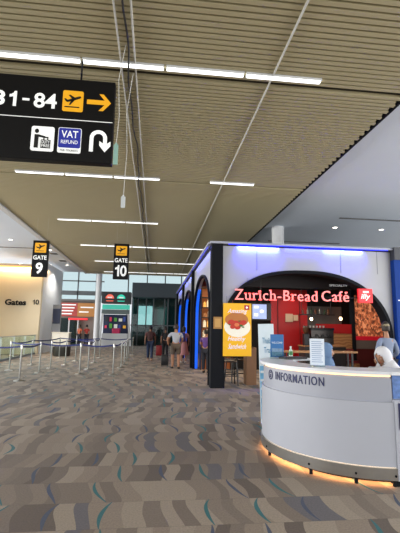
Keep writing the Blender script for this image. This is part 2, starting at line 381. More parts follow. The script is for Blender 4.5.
# baggage / duty free panel
a = spx(30, 150.5); c = spx(55, 127.5)
pn = MB().plate(rrect(a[0], c[0], a[1], c[1], .03), yf, .006).done('white_panel', M_wht, t)
x0 = a[0]; z0 = a[1]; W_ = c[0]-a[0]; H_ = c[1]-a[1]
P = lambda u, v: (x0+u*W_, z0+v*H_)
g = MB(); y2 = yf-.006
g.plate([P(.24+.09*math.cos(k*PI/6), .80+.09*math.sin(k*PI/6)) for k in range(12)], y2, .005)
g.plate([P(.15, .66), P(.33, .66), P(.62, .60), P(.62, .53), P(.33, .56), P(.33, .12), P(.15, .12)], y2, .005)
g.plate([P(.44, .12), P(.86, .12), P(.86, .46), P(.44, .46)], y2, .005)
g.plate([P(.54, .46), P(.54, .58), P(.76, .58), P(.76, .46), P(.71, .46), P(.71, .53), P(.59, .53), P(.59, .46)], y2, .005)
g.done('duty_free_symbol', M_ink, pn)
a1, a2 = P(.48, .3), P(.83, .43); text('lettering', 'DUTY', a1[0], a2[0], a1[1], a2[1], y2-.005, M_wht, pn, .003)
a1, a2 = P(.48, .16), P(.83, .27); text('lettering', 'FREE', a1[0], a2[0], a1[1], a2[1], y2-.005, M_wht, pn, .003)
# VAT REFUND panel
a = spx(57, 152.5); c = spx(82, 129)
pn = MB().plate(rrect(a[0], c[0], a[1], c[1], .025), yf, .006).done('vat_refund_panel', M_wht, t)
x0 = a[0]; z0 = a[1]; W_ = c[0]-a[0]; H_ = c[1]-a[1]
MB().plate(rrect(x0+.008, c[0]-.008, z0+.2*H_, c[1]-.008, .02), yf-.006, .003).done('blue_field', M_vat, pn)
a1, a2 = P(.14, .60), P(.86, .88); text('lettering', 'VAT', a1[0], a2[0], a1[1], a2[1], yf-.009, M_wht, pn, .003, .01)
a1, a2 = P(.14, .36), P(.86, .50); text('lettering', 'REFUND', a1[0], a2[0], a1[1], a2[1], yf-.009, M_wht, pn, .003)
a1, a2 = P(.12, .06), P(.88, .14); text('lettering', 'FOR TOURISTS', a1[0], a2[0], a1[1], a2[1], yf-.006, M_ink, pn, .003)
# U-turn arrow
c0 = spx(99, 141.5); cx, cz = c0[0]-.01, c0[1]+.045; R1, R2 = .118, .066
out = [(cx-R1, cz-.2), (cx-R1, cz)] + [(cx+R1*math.cos(math.radians(180-k*15)), cz+R1*math.sin(math.radians(180-k*15))) for k in range(1, 12)] + [(cx+R1, cz), (cx+R1, cz-.075),
      (cx+R1+.05, cz-.04), (cx+R1+.05, cz-.105), (cx+(R1+R2)/2, cz-.2), (cx+R2-.05, cz-.105), (cx+R2-.05, cz-.04), (cx+R2, cz-.075), (cx+R2, cz)] + \
      [(cx+R2*math.cos(math.radians(k*15)), cz+R2*math.sin(math.radians(k*15))) for k in range(1, 12)] + [(cx-R2, cz), (cx-R2, cz-.2)]
MB().plate(out, yf, .006).done('u_turn_arrow', M_wht, t)

# ------------------------------------------------------------------ gate signs
def gate_sign(x, num, label):
    t = empty('gate_sign', (x, 14.3, 3.27), label, 'sign', 'hanging gate number signs')
    MB().bbox(-.265, .265, -.06, .06, 0, 1.28, .01).done('sign_box', M_signblk, t)
    p = MB().plate(rrect(-.19, .19, .85, 1.19, .02), -.062, .006).done('yellow_panel', M_yel, t)
    plane_icon(0, 1.03, .33, -.068, M_ink, p)
    text('lettering', 'GATE', -.225, .225, .60, .75, -.062, M_wht, t, .005, .02)
    if num == '9': text('lettering', '9', -.12, .12, .10, .50, -.062, M_wht, t, .005, .03)
    else: one(-.21, -.05, .10, .50, -.062, M_wht, t); text('lettering', '0', -.02, .21, .10, .50, -.062, M_wht, t, .005, .02)
    for sx in (-.18, .18): MB().cyl((sx, 0, 1.27), (sx, 0, 2.13), .002, n=6).done('hanging_wire', M_rope, t)
gate_sign(-4.02, '9', 'black hanging gate sign with the number 9')
gate_sign(-1.24, '10', 'black hanging gate sign with the number 10')

# ------------------------------------------------------------------ cafe building
YF = 11.19; XS = 1.58; XE = 9.8; YB = 28.6; HT = 4.02
cafe = empty('cafe_building', (0, 0, 0), 'white walled cafe pavilion with wide arches, charcoal posts and blue lighting', 'building')
M_cwall = mat('pale_cafe_wall', (178, 179, 181), .45, var=.02, scale=2)
def sup(cx, a, zc, hgt, n, t): # superellipse point
    c, s = math.cos(t), math.sin(t)
    return cx+a*math.copysign(abs(c)**(2/n), c), zc+hgt*abs(s)**(2/n)
def arch_pts(x0, x1, zc, top, nl=2.6, nr=2.2, k=36):
    cx = (x0+x1)/2; a = (x1-x0)/2; r = []
    for i in range(k+1):
        t_ = PI-PI*i/k; r.append(sup(cx, a, zc, top-zc, nl if t_ > PI/2 else nr, t_))
    return r
# front wall, one big arch
AP = arch_pts(1.88, 6.98, 1.35, 3.33)
g = MB()
for (xa, za), (xb_, zb) in zip(AP, AP[1:]):
    g.prism([(xa, za), (xb_, zb), (xb_, HT), (xa, HT)], lambda u, v: (u, YF+.02, v), lambda u, v: (u, YF+.32, v))
g.done('front_wall', M_cwall, cafe)
g = MB()
def band(g, pts, w_, y0, y1, flip=False):
    n = len(pts); cx = sum(p[0] for p in pts)/n; inn = []
    for i, p in enumerate(pts):
        a_ = Vector(pts[max(i-1, 0)]); c_ = Vector(pts[min(i+1, n-1)]); d = (c_-a_).normalized(); nn = Vector((d.y, -d.x)); inn.append((p[0]+nn.x*w_, p[1]+nn.y*w_))
    for i in range(n-1):
        q = [pts[i], pts[i+1], inn[i+1], inn[i]]
        if flip: g.prism(q, lambda u, v: (y0, u, v), lambda u, v: (y1, u, v))
        else: g.prism(q, lambda u, v: (u, y0, v), lambda u, v: (u, y1, v))
APf = [(1.88, 0.0)]+AP+[(6.98, 0.0)]
band(g, APf, .09, YF-.03, YF+.36)
g.done('arch_frame', M_dark, cafe)
MB().box(XS, 1.9, YF-.06, YF+.30, 0, HT+.03).done('post', M_dark, cafe)
# pale vertical panel joints
for x in (2.9, 5.45, 6.6): MB().box(x, x+.012, YF+.012, YF+.02, 3.3, HT).done('panel_joint', mat('joint_grey', (140, 142, 150), .6), cafe)
# side wall, three arches
bays = [(11.49, 16.7), (17.0, 22.4), (22.7, 28.2)]
for y0, y1 in bays:
    SP = arch_pts(y0+.25, y1-.25, 2.1, 3.45, 2.2, 2.2, 24); SP = [(y0+.25, 0.0)]+SP+[(y1-.25, 0.0)]
    g = MB()
    fn0 = lambda u, v: (XS+.06, u, v); fn1 = lambda u, v: (XS+.22, u, v)
    g.prism([(y0, 0), (y0+.25, 0), (y0+.25, 2.1), (y0+.25, HT), (y0, HT)], fn0, fn1)
    g.prism([(y1-.25, 0), (y1, 0), (y1, HT), (y1-.25, HT), (y1-.25, 2.1)], fn0, fn1)
    for p, q in zip(SP[1:], SP[2:-1]): g.prism([p, q, (q[0], HT), (p[0], HT)], fn0, fn1)
    g.done('side_wall', M_cwall, cafe)
    g = MB(); band(g, SP, .07, XS+.0, XS+.10, True); g.done('arch_frame', M_dark, cafe)
    SPi = [(p[0]*1.0, p[1]) for p in arch_pts(y0+.36, y1-.36, 2.0, 3.36, 2.2, 2.2, 24)]; SPi = SPi[17:]+[(y1-.36, 0.02)]
    g = MB(); band(g, SPi, .03, XS+.09, XS+.20, True)  # glowing band stands in for blue light falling on the far jamb
    tag(g.done('blue_light_strip', mat('blue_jamb_glow', (20, 80, 210), .4, emit=(20, 92, 225), es=1.0), cafe), 'glowing blue strip painting blue light on the far arch jamb')
for y in (16.7, 22.4, 28.2): MB().box(XS-.06, XS+.24, y, y+.3, 0, HT+.03).done('post', M_dark, cafe)
# cornice, roof, interior lining
MB().box(XS-.06, XE, YF-.12, YF+.05, HT, HT+.06).box(XS-.1, XS+.1, YF+.05, YB, HT, HT+.06).done('cornice', mat('pale_cornice', (176, 180, 196), .5), cafe)
MB().box(XS, XE, YF, YB, HT-.04, HT).done('roof', M_blk2, cafe)
blue = mat('blue_cornice_led', (40, 60, 255), .4, emit=(30, 36, 255), es=2.5)
MB().box(2.05, 6.9, YF-.10, YF-.085, HT-.02, HT).done('blue_light_strip', blue, cafe)
MB().box(XS-.06, XS-.05, YF+.4, 28, HT-.012, HT).done('blue_light_strip', mat('dim_blue_led', (40, 60, 255), .4, emit=(45, 55, 255), es=.7), cafe)
for x, p in ((2.95, 105), (4.35, 8), (5.55, 65)):
    lamp_area('cornice_led_glow', (x, YF-.045, HT-.03), 1.2, p, (.02, .03, 1.0), (math.radians(38), 0, 0), .02, math.radians(110))
for y in (13.6, 19.6, 25.4):
    lamp_area('cornice_led_glow', (XS-.06, y, HT-.03), .02, 16, (.12, .16, 1.0), (0, math.radians(-35), 0), 4.6, math.radians(110))
MB().box(XS+.4, XE, YF+.33, YB, 3.5, 3.54).done('inner_ceiling', M_blk2, cafe)
MB().box(3.2, XE, 16.2, 16.3, 0, 3.5).done('back_partition', M_blk2, cafe)
MB().box(6.98, XE, YF+.05, YF+.3, 0, HT).done('front_wall', M_cwall, cafe)
MB().box(XE-.1, XE, YF+.3, YB, 0, HT).done('outer_wall', M_blk2, cafe)
MB().box(XS+.3, XE, YB-.1, YB, 0, HT).done('end_wall', M_blk2, cafe)
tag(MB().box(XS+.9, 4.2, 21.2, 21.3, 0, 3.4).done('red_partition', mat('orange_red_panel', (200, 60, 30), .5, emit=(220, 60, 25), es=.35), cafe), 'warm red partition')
tag(MB().box(XS+.9, 4.2, 26.6, 26.7, 0, 3.4).done('blue_partition', mat('blue_grey_partition', (50, 80, 120), .5), cafe), 'blue grey partition')
# notice on the post
n = MB().bbox(XS+.06, XS+.30, YF-.075, YF-.06, 1.60, 1.93, .004).done('framed_notice', mat('brass_frame', (176, 128, 66), .4), None)
tag(n, 'small tan framed notice fixed to the charcoal cafe post', 'sign')
MB().box(XS+.10, XS+.26, YF-.079, YF-.074, 1.65, 1.88).box(XS+.135, XS+.225, YF-.081, YF-.078, 1.72, 1.81).done('notice_sheet', mat('notice_paper', (206, 160, 92), .6), n)

# neon cafe sign
M_neon = mat('pink_neon_letter', (255, 140, 136), .4, emit=(255, 132, 130), es=1.0)
ns = empty('cafe_name_sign', (0, YF-.05, 2.38), 'glowing pink red lettering Zurich-Bread Café across the arch', 'sign')
def slab_text(txt, x0, x1, z0, cap, y, m, parent):
    """slab serif lettering: every flat stem end of each letter gets a slab"""
    probe = text_mesh('H', 1.0, .02); ch = max(v.co.y for v in probe.vertices)
    full = text_mesh(txt, 1.0, .02, -.004, spacing=1.12); fa = min(v.co.x for v in full.vertices); fb = max(v.co.x for v in full.vertices)
    kx = (x1-x0)/(fb-fa); kz = cap/ch
    slabs = []
    for lvl in sorted({round(v.co.y, 3) for v in full.vertices}):
        xs_ = sorted({round(v.co.x, 4) for v in full.vertices if abs(v.co.y-lvl) < .0015})
        for p_, q_ in zip(xs_, xs_[1:]):
            if .06 < q_-p_ < .125 and (abs(lvl) < .01 or lvl > ch*.6): slabs.append((p_, q_, lvl))
    for v in full.vertices: p = v.co.copy(); v.co = (x0+(p.x-fa)*kx, y-.025-p.z*2.5, z0+p.y*kz)
    full.materials.append(m); o = bpy.data.objects.new('lettering', full); COL.objects.link(o); o.parent = parent
    g = MB()
    for p_, q_, lvl in slabs:
        a_, c_ = x0+(p_-fa)*kx, x0+(q_-fa)*kx; z_ = z0+lvl*kz; top = lvl > .1
        g.box(a_-.028, c_+(.0 if top else .028), y-.05, y, z_-(.028 if top else 0), z_+(0 if top else .028))
    g.b.from_mesh(full); bpy.data.objects.remove(o); g.done('lettering', m, parent)
slab_text('Zurich-Bread', 2.24, 4.66, 0.045, .30, 0, M_neon, ns)
slab_text('Café', 4.80, 5.62, 0.06, .30, 0, M_neon, ns)
MB().box(2.3, 6.0, 0.03, .06, .17, .20).done('mounting_rail', M_dark, ns)
txs = text('lettering', 'SPECIALTY', 5.05, 5.6, .50, .56, 0, mat('pale_small_letters', (170, 172, 170), .5), ns, .01)
il = empty('coffee_brand_sign', (6.14, YF-.02, 2.42), 'square red sign with white script lettering at the right of the arch', 'sign')
MB().bbox(-.22, .22, -.06, .02, 0, .42, .01).done('sign_box', mat('bright_red_sign', (214, 20, 32), .4, emit=(220, 20, 32), es=.8), il)
tm = text('lettering', 'illy', -.14, .13, .07, .27, -.06, M_wht, il, .008, .02)
for v in tm.data.vertices: v.co.x += (v.co.z-.16)*.25
MB().box(-.08, .1, -.068, -.06, .30, .35).done('small_script', M_wht, il)

# ------------------------------------------------------------------ cafe interior
g = MB()
g.box(4.33, 5.72, 14.6, 14.7, 0, 3.1)
tag(g.done('red_wall_panel', M_red), 'tall red panelled wall inside the cafe behind the counter', 'wall panel')
rw = bpy.data.objects['red_wall_panel']
g = MB()
for x in (4.55, 5.4): g.box(x, x+.03, 14.57, 14.6, .02, 2.75)
g.box(4.55, 5.43, 14.57, 14.6, 2.72, 2.75); g.done('door_outline', mat('deep_red_line', (110, 14, 18), .5), rw)
nt_ = MB().bbox(4.86, 5.14, 14.55, 14.595, 1.9, 2.2, .005).bbox(5.16, 5.34, 14.55, 14.595, 1.95, 2.16, .005).done('framed_notice', mat('beige_frame', (200, 178, 150), .5))
tag(nt_, 'pair of small beige notices mounted on the red cafe wall', 'sign')
tag(MB().box(5.72, 7.45, 15.4, 15.5, 1.2, 2.55).done('splashback', mat('grey_metal_splashback', (128, 126, 124), .35, .5, scale=3, var=.3)), 'grey metal splashback wall behind the coffee machine', 'wall panel')
tag(MB().box(2.0, 9.0, 12.3, 12.36, 2.92, 3.5).done('hanging_fascia', M_blk2), 'black fascia hanging inside the cafe arch above the lettering', 'fascia')
# copper mural
def mural_mat():
    m = mat('copper_mural', (190, 100, 50), .5); nt = m.node_tree; b_ = nt.nodes['Principled BSDF']
    tc = nt.nodes.new('ShaderNodeTexCoord'); mp = nt.nodes.new('ShaderNodeMapping'); mp.inputs['Scale'].default_value = (1.3, 1, .8)
    v = nt.nodes.new('ShaderNodeTexVoronoi'); v.inputs['Scale'].default_value = 16; nt.links.new(tc.outputs['Object'], mp.inputs[0]); nt.links.new(mp.outputs[0], v.inputs['Vector'])
    n_ = nt.nodes.new('ShaderNodeTexNoise'); n_.inputs['Scale'].default_value = 5; n_.inputs['Detail'].default_value = 6; nt.links.new(tc.outputs['Object'], n_.inputs['Vector'])
    a_ = nt.nodes.new('ShaderNodeMath'); a_.operation = 'ADD'; s_ = nt.nodes.new('ShaderNodeSeparateColor'); nt.links.new(v.outputs['Color'], s_.inputs[0])
    h_ = nt.nodes.new('ShaderNodeMath'); h_.operation = 'MULTIPLY'; h_.inputs[1].default_value = .45; nt.links.new(s_.outputs[0], h_.inputs[0])
    nt.links.new(h_.outputs[0], a_.inputs[0]); nt.links.new(n_.outputs[0], a_.inputs[1])
    r = nt.nodes.new('ShaderNodeValToRGB'); e = r.color_ramp.elements; e[0].position = .3; e[0].color = lin((30, 18, 14))+(1,); e[1].position = .95; e[1].color = lin((214, 138, 96))+(1,)
    q = e.new(.55); q.color = lin((104, 56, 38))+(1,); q = e.new(.75); q.color = lin((170, 88, 52))+(1,)
    nt.links.new(a_.outputs[0], r.inputs[0]); nt.links.new(r.outputs[0], b_.inputs['Base Color']); nt.links.new(r.outputs[0], b_.inputs['Emission Color']); b_.inputs['Emission Strength'].default_value = .6
    return m
mu = empty('mural_wall', (0, 14.5, 0), 'backlit copper coloured mural wall at the right inside the cafe', 'mural')
MB().box(7.45, 9.6, -.03, .05, 1.42, 2.95).done('mural_panel', mural_mat(), mu)
MB().box(7.45, 9.6, -.06, -.0, 1.27, 1.42).done('red_band', mat('bright_red_band', (190, 20, 40), .4, emit=(190, 20, 40), es=.3), mu)
MB().box(7.45, 9.6, -.05, .05, .95, 1.27).done('grey_band', mat('taupe_band', (110, 100, 94), .5), mu)
MB().box(7.45, 9.6, -.04, .05, 0, .95).done('base_panel', mat('dark_red_base', (92, 22, 24), .5), mu)
MB().box(7.38, 7.5, -.1, .1, 0, 3.4).done('frame_post', M_dark, mu)
# bench seating of wood and red cushion
bn = empty('banquette', (6.75, 14.2, 0), 'wood fronted banquette with a red padded back inside the cafe', 'bench')
MB().bbox(-.75, .62, -.25, .3, 0, .45, .01).box(-.75, .62, .25, .33, 0, 1.5).done('wooden_front', M_wood, bn)
MB().bbox(-.73, .60, .12, .25, .5, .95, .03).bbox(-.73, .60, -.24, .12, .45, .55, .03).done('cushion', mat('wine_red_leather', (110, 20, 28), .4), bn)
MB().box(-.75, .62, .24, .33, 1.5, 1.85).done('red_header', M_red, bn)
# back counter with coffee machine
bc = empty('service_counter', (5.95, 13.6, 0), 'dark service counter with a wooden top inside the cafe', 'counter')
MB().box(-.85, .6, -.3, .3, 0, 1.05).done('counter_body', mat('dark_counter_body', (40, 34, 32), .5), bc)
MB().bbox(-.88, .63, -.33, .33, 1.05, 1.09, .008).done('counter_top', M_wood, bc)
cm = empty('coffee_machine', (5.75, 13.55, 1.09), 'black and steel espresso machine on the cafe counter', 'coffee machine')
MB().bbox(-.38, .38, -.25, .25, .08, .28, .02).bbox(-.40, .40, -.2, .25, .28, .55, .03).done('machine_body', mat('dark_machine_steel', (74, 70, 68), .3, .8), cm)
MB().bbox(-.42, .42, -.24, .26, .52, .60, .015).box(-.36, .36, -.3, -.2, .05, .08).done('top_tray', M_black, cm)
for x in (-.2, .0, .2): MB().cyl((x, -.24, .38), (x, -.24, .30), .035).cyl((x, -.24, .32), (x, -.40, .29), .012).done('group_head', M_black, cm)
for x in (-.33, .33):
    for y in (-.18, .18): MB().cyl((x, y, 0), (x, y, .09), .025).done('foot', M_black, cm)
gr = empty('coffee_grinder', (5.22, 13.5, 1.09), 'black coffee grinder with bean hopper left of the espresso machine', 'grinder')
MB().bbox(-.09, .09, -.12, .12, 0, .4, .02).done('grinder_body', M_black, gr)
MB().lathe([(.05, .4), (.10, .5), (.10, .66), (.02, .67)]).done('hopper', mat('amber_hopper', (90, 60, 40), .2), gr, True)
for k, x in enumerate((5.38, 5.50, 5.62, 5.74, 5.86)):
    c0 = MB().lathe([(.025, 0), (.035, .07), (.033, .07), (.02, .008)], x, 13.5, 12).done('coffee_cup', M_white, smooth=True, loc=(0, 0, 1.695))
    tag(c0, 'white coffee cup in the row on top of the espresso machine', 'cup', 'cups on the espresso machine')
# hanging black canopy of shelf and pendants
sh = empty('hanging_shelf', (5.6, 13.4, 2.12), 'black shelf hanging above the coffee machine', 'shelf')
MB().box(-.6, .55, -.18, .18, 0, .03).done('shelf_board', M_black, sh)
for x in (-.55, .5): MB().cyl((x, 0, .03), (x, 0, 1.38), .01).done('hanger', M_black, sh)
for k, x in enumerate((-.5, -.34, -.2, -.05, .1, .27, .41)):
    o = MB().lathe([(.03, 0), (.035, .02), (.035, .13), (.012, .17), (.012, .22)], n=12).done('bottle', mat('jar%d' % (k % 3), ((120, 70, 40), (150, 150, 140), (60, 90, 60))[k % 3], .3), smooth=True, loc=(5.6+x, 13.4, 2.15))
    tag(o, ('small brown bottle', 'small clear bottle', 'small green bottle')[k % 3]+' on the hanging black shelf in the cafe', 'bottle', 'bottles on the hanging shelf')
def pendant(x, y, z, lab):
    t = empty('pendant_lamp', (x, y, z), lab, 'pendant lamp', 'bulb pendants in the cafe')
    MB().cyl((0, 0, .14), (0, 0, 3.5-z), .006, n=6).done('cord', M_black, t)
    MB().lathe([(.02, .08), (.03, .09), (.03, .15), (.01, .16)], n=12).done('lamp_socket', M_black, t, True)
    MB().ell((0, 0, .04), .045, .045, .06).done('bulb', mat('warm_bulb', (255, 220, 170), .4, emit=(255, 214, 160), es=14), t, True)
pendant(5.35, 13.3, 1.95, 'warm bulb pendant left of the coffee machine')
pendant(6.40, 13.3, 1.98, 'warm bulb pendant right of the coffee machine')
# warm ceiling spots inside the cafe
for (x, y, p, c_) in ((5.0, 13.7, 60, (1, .75, .6)), (6.8, 13.5, 45, (1, .82, .68)), (3.2, 13.0, 30, (1, .85, .7)), (8.4, 13.4, 40, (1, .8, .65)), (2.6, 14.3, 90, (1, .76, .5)), (2.6, 19.5, 90, (1, .7, .5)), (2.6, 25, 60, (.8, .85, 1))):
    l = bpy.data.lights.new('cafe_ceiling_spot', 'SPOT'); l.energy = p*1.7; l.color = c_; l.spot_size = 2.3; l.spot_blend = .6; l.shadow_soft_size = .1
    lo = bpy.data.objects.new('cafe_ceiling_spot', l); lo.location = (x, y, 3.44); COL.objects.link(lo)
    tag(MB().lathe([(.001, 0), (.06, 0), (.07, .04), (.05, .05)], n=14).done('cafe_spot_lamp', mat('spot_lens', (255, 240, 220), .4, emit=c_ and (255, 226, 190), es=5), smooth=True, loc=(x, y, 3.45)), 'small round spot lamp in the black cafe ceiling', 'ceiling light', 'spots in the cafe ceiling')
# wooden bar table in the arch
bt = empty('bar_table', (4.95, 11.95, 0), 'long wooden bar table just inside the cafe arch', 'table')
MB().bbox(-1.08, 1.22, -.2, .2, .93, .99, .01).done('table_top', M_wood, bt)
for x in (-.95, 1.05):
    for y in (-.14, .14): MB().box(x-.025, x+.025, y-.025, y+.025, 0, .93).done('leg', M_black, bt)
MB().box(-.95, 1.05, -.02, .02, .2, .24).done('stretcher', M_black, bt)
tag(MB().bbox(2.72, 3.02, 11.75, 12.15, 0, 1.07, .01).done('wooden_counter', mat('orange_wood', (120, 84, 54), .5, var=.15, scale=4)), 'orange wood counter end between the yellow poster and information desk', 'counter')
def chair(x, y, rz, lab):
    t = empty('bar_chair', (x, y, 0), lab, 'chair', 'dark chairs inside the cafe arch', rz); t.scale = (1.2, 1.2, 1.08)
    for sx in (-1, 1):
        for sy in (-1, 1): MB().tube([(sx*.2, sy*.2, 0), (sx*.16, sy*.16, .6)], .017, 8).done('leg', M_black, t)
    MB().bbox(-.19, .19, -.19, .19, .6, .64, .012).done('seat', mat('dark_seat', (48, 40, 38), .5), t)
    g = MB()
    for sx in (-1, 1): g.tube([(sx*.17, .17, .62), (sx*.17, .22, .98)], .014, 8)
    for z in (.76, .86, .96): g.box(-.17, .17, .19, .21, z-.02, z+.02)
    g.done('backrest', M_black, t)
    MB().box(-.19, .19, -.19, -.17, .24, .26).box(-.19, .19, .17, .19, .24, .26).box(-.19, -.17, -.19, .19, .34, .36).box(.17, .19, -.19, .19, .34, .36).done('footrest', M_black, t)
chair(2.20, 11.82, PI, 'dark tall cafe chair under the yellow poster, next to the charcoal post')
chair(2.52, 12.45, .3, 'dark tall cafe chair standing deeper behind the one under the poster')

# yellow poster
po = empty('food_poster', (2.31, YF-.08, .86), 'yellow hanging poster showing a sandwich on a plate beside the cafe post', 'poster')
M_py = mat('mustard_poster', (236, 178, 16), .4, emit=(236, 178, 16), es=.22, var=.05, scale=1.5)
MB().bbox(-.40, .40, -.015, .015, 0, 1.46, .006).done('poster_board', M_py, po)
M_pw = mat('poster_cream', (244, 238, 222), .5, emit=(244, 238, 222), es=.15)
def disc(cx, cz, rx, rz_, n=28, a0=0, a1=360): return [(cx+rx*math.cos(math.radians(a0+(a1-a0)*k/n)), cz+rz_*math.sin(math.radians(a0+(a1-a0)*k/n))) for k in range(n)]
MB().plate(disc(-.0, .80, .37, .28), -.015, .004).done('plate_print', M_pw, po)
MB().plate(disc(-.02, 1.0, .33, .20), -.019, .004).done('bun_print', mat('bun_brown', (196, 122, 58), .5), po)
g = MB()
for k, (u, v, r) in enumerate(((-.17, .92, .1), (-.05, .88, .12), (.08, .90, .11), (.18, .93, .08), (.0, .80, .09), (-.14, .80, .07))): g.plate(disc(u, v, r, r*.8, 12), -.023-.002*k, .003)
g.done('tomato_print', mat('tomato_red', (206, 52, 30), .45), po)
g = MB()
for k, (u, v, r) in enumerate(((.10, .84, .05), (.16, .80, .035), (-.22, .86, .03), (.05, .96, .03))): g.plate(disc(u, v, r, r*.6, 10), -.04, .003)
g.done('herb_print', mat('herb_green', (70, 110, 40), .5), po)
MB().plate(disc(-.02, .86, .07, .05, 12), -.042, .003).done('shrimp_print', mat('salmon_orange', (236, 130, 80), .5), po)
M_scr = mat('poster_script_white', (236, 228, 244), .5, emit=(236, 228, 244), es=.25)
tl_ = text('script_lettering', 'Amazing', -.28, .26, 1.15, 1.30, -.025, M_scr, po, .004, .01)
for v in tl_.data.vertices: v.co.x += (v.co.z-1.2)*.3
tl_ = text('script_lettering', 'Healthy', -.26, .22, .38, .54, -.016, M_scr, po, .004, .01)
for v in tl_.data.vertices: v.co.x += (v.co.z-.45)*.3
tl_ = text('script_lettering', 'Sandwich', -.24, .26, .20, .34, -.016, M_scr, po, .004, .01)
for v in tl_.data.vertices: v.co.x += (v.co.z-.3)*.3
MB().box(.20, .34, -.02, -.015, 1.28, 1.41).done('logo_patch', mat('crimson_patch', (190, 20, 60), .4), po)
MB().box(.24, .30, -.023, -.019, 1.33, 1.36).box(.26, .28, -.023, -.019, 1.31, 1.385).done('logo_mark', M_wht, po)
for x, zt in ((-.3, 1.66), (.3, 2.2)): MB().cyl((x, .02, 1.44), (x, .05, zt), .0025, n=6).done('hanging_wire', M_dark, po)

# menu screen on dark panel
tv = empty('menu_screen', (3.23, 12.0, 1.88), 'small wall screen showing a pale blue menu beside the yellow poster', 'screen')
MB().bbox(-.30, .32, -.02, .03, 0, .52, .006).done('screen_frame', M_black, tv)
MB().box(-.27, .17, -.024, -.018, .04, .48).done('screen_panel', mat('pale_blue_screen', (150, 168, 214), .3, emit=(160, 176, 222), es=.8, var=.3, scale=9), tv)
MB().plate(disc(.02, .27, .06, .05, 14), -.024, .003).box(-.22, -.08, -.027, -.024, .36, .43).box(-.22, -.1, -.027, -.024, .12, .2).done('menu_items', mat('menu_white', (240, 240, 236), .4, emit=(240, 240, 236), es=.8), tv)
MB().cyl((0, .0, .5), (0, 0, 1.62), .012).done('ceiling_mount', M_black, tv)

# shelf unit with warm goods seen through first side arch
def shelf_unit(x0, x1, y, lab, tone):
    t = empty('display_shelf', ((x0+x1)/2, y, 0), lab, 'shelf', 'backlit goods shelves in the cafe side'); w_ = (x1-x0)/2
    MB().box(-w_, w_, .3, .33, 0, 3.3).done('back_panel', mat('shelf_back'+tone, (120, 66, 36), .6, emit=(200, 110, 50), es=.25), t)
    for z in (.45, .85, 1.25, 1.65, 2.05, 2.45, 2.85, 3.25): MB().box(-w_, w_, -.02, .3, z-.03, z).done('shelf_board', M_black, t)
    for sx in (-1, 1): MB().box(sx*w_-.02, sx*w_+.02, -.02, .33, 0, 3.3).done('side_panel', M_black, t)
    cs = [(232, 196, 130), (206, 120, 60), (240, 226, 196), (180, 60, 40), (150, 100, 60), (236, 180, 90)]
    for i, z in enumerate((.85, 1.25, 1.65, 2.05, 2.45)):
        x = -w_+.08
        while x < w_-.12:
            wd = random.uniform(.09, .16); hh = random.uniform(.16, .3); c_ = random.randrange(6)
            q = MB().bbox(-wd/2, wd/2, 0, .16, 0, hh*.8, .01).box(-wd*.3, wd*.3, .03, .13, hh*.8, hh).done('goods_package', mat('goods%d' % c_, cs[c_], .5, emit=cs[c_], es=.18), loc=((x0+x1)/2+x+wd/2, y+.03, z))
            tag(q, ('pale yellow', 'orange brown', 'cream', 'dark red', 'brown', 'golden')[c_]+' package on the lit shelves seen through the first side arch', 'package', 'packages on the lit cafe shelves')
            x += wd+.04
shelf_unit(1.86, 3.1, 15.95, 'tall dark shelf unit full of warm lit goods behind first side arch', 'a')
l = lamp_area('shelf_warm_light', (2.5, 15.3, 3.3), 1.0, 30, (1, .74, .45), (0, 0, 0), .1)

# blue wall right of the arch
bw = empty('blue_wall_panel', (8.4, YF-.1, 0), 'tall royal blue wall panel at the right edge beside the cafe arch', 'wall panel')
MB().box(-1.36, 1.4, -.06, .14, 0, 3.72).done('blue_panel', M_bluep, bw)
MB().box(-1.36, 1.4, -.10, .14, 3.72, 4.1).done('grey_header', mat('grey_header', (66, 68, 74), .5), bw)
MB().box(-1.3, 1.4, -.066, -.06, 2.50, 2.53).done('white_line', M_wht, bw)

# ------------------------------------------------------------------ information desk
dk = empty('information_desk', (2.755, 5.435, 0), 'curved white information desk with navy lettering and a warm light line', 'desk'); dk.scale = (1, 1, 1.018)
M_desk = mat('satin_white_laminate', (178, 181, 191), .35, var=.01)
M_desku = mat('pale_grey_laminate', (164, 167, 178), .35, var=.01)
A0, A1 = 112, 262
MB().arc(0, 0, 1.16, 1.245, .19, .83, A0, A1, 60).done('lower_panel', M_desk, dk, True)
MB().arc(0, 0, 1.16, 1.215, .83, 1.075, A0, A1, 60).done('upper_panel', M_desku, dk, True)
MB().arc(0, 0, .80, 1.265, 1.115, 1.15, A0, A1+0, 60).done('counter_top', mat('pale_stone_top', (228, 231, 235), .35, var=.03), dk, True)
M_warm = mat('warm_led', (255, 220, 170), .4, emit=(255, 205, 150), es=1.5)
MB().arc(0, 0, 1.19, 1.205, 1.092, 1.112, A0, A1, 60).done('light_strip', M_warm, dk, True)
MB().arc(0, 0, 1.1, 1.19, 1.075, 1.115, A0, A1, 60).done('top_support', M_desku, dk)
MB().arc(0, 0, 1.2, 1.26, .065, .18, A0, A1, 60).done('steel_kick_plate', M_steel, dk, True)
MB().arc(0, 0, 1.18, 1.225, .182, .194, A0, A1, 60).done('light_strip', mat('warm_white_led', (255, 240, 220), .4, emit=(255, 236, 214), es=.9), dk, True)
MB().arc(0, 0, 1.06, 1.10, .0, .19, A0, A1, 60).done('plinth', M_dark, dk)
MB().arc(0, 0, 1.13, 1.195, .082, .09, A0, A1, 60).done('light_strip', mat('warm_floor_led', (255, 190, 120), .4, emit=(255, 184, 120), es=22), dk, True)
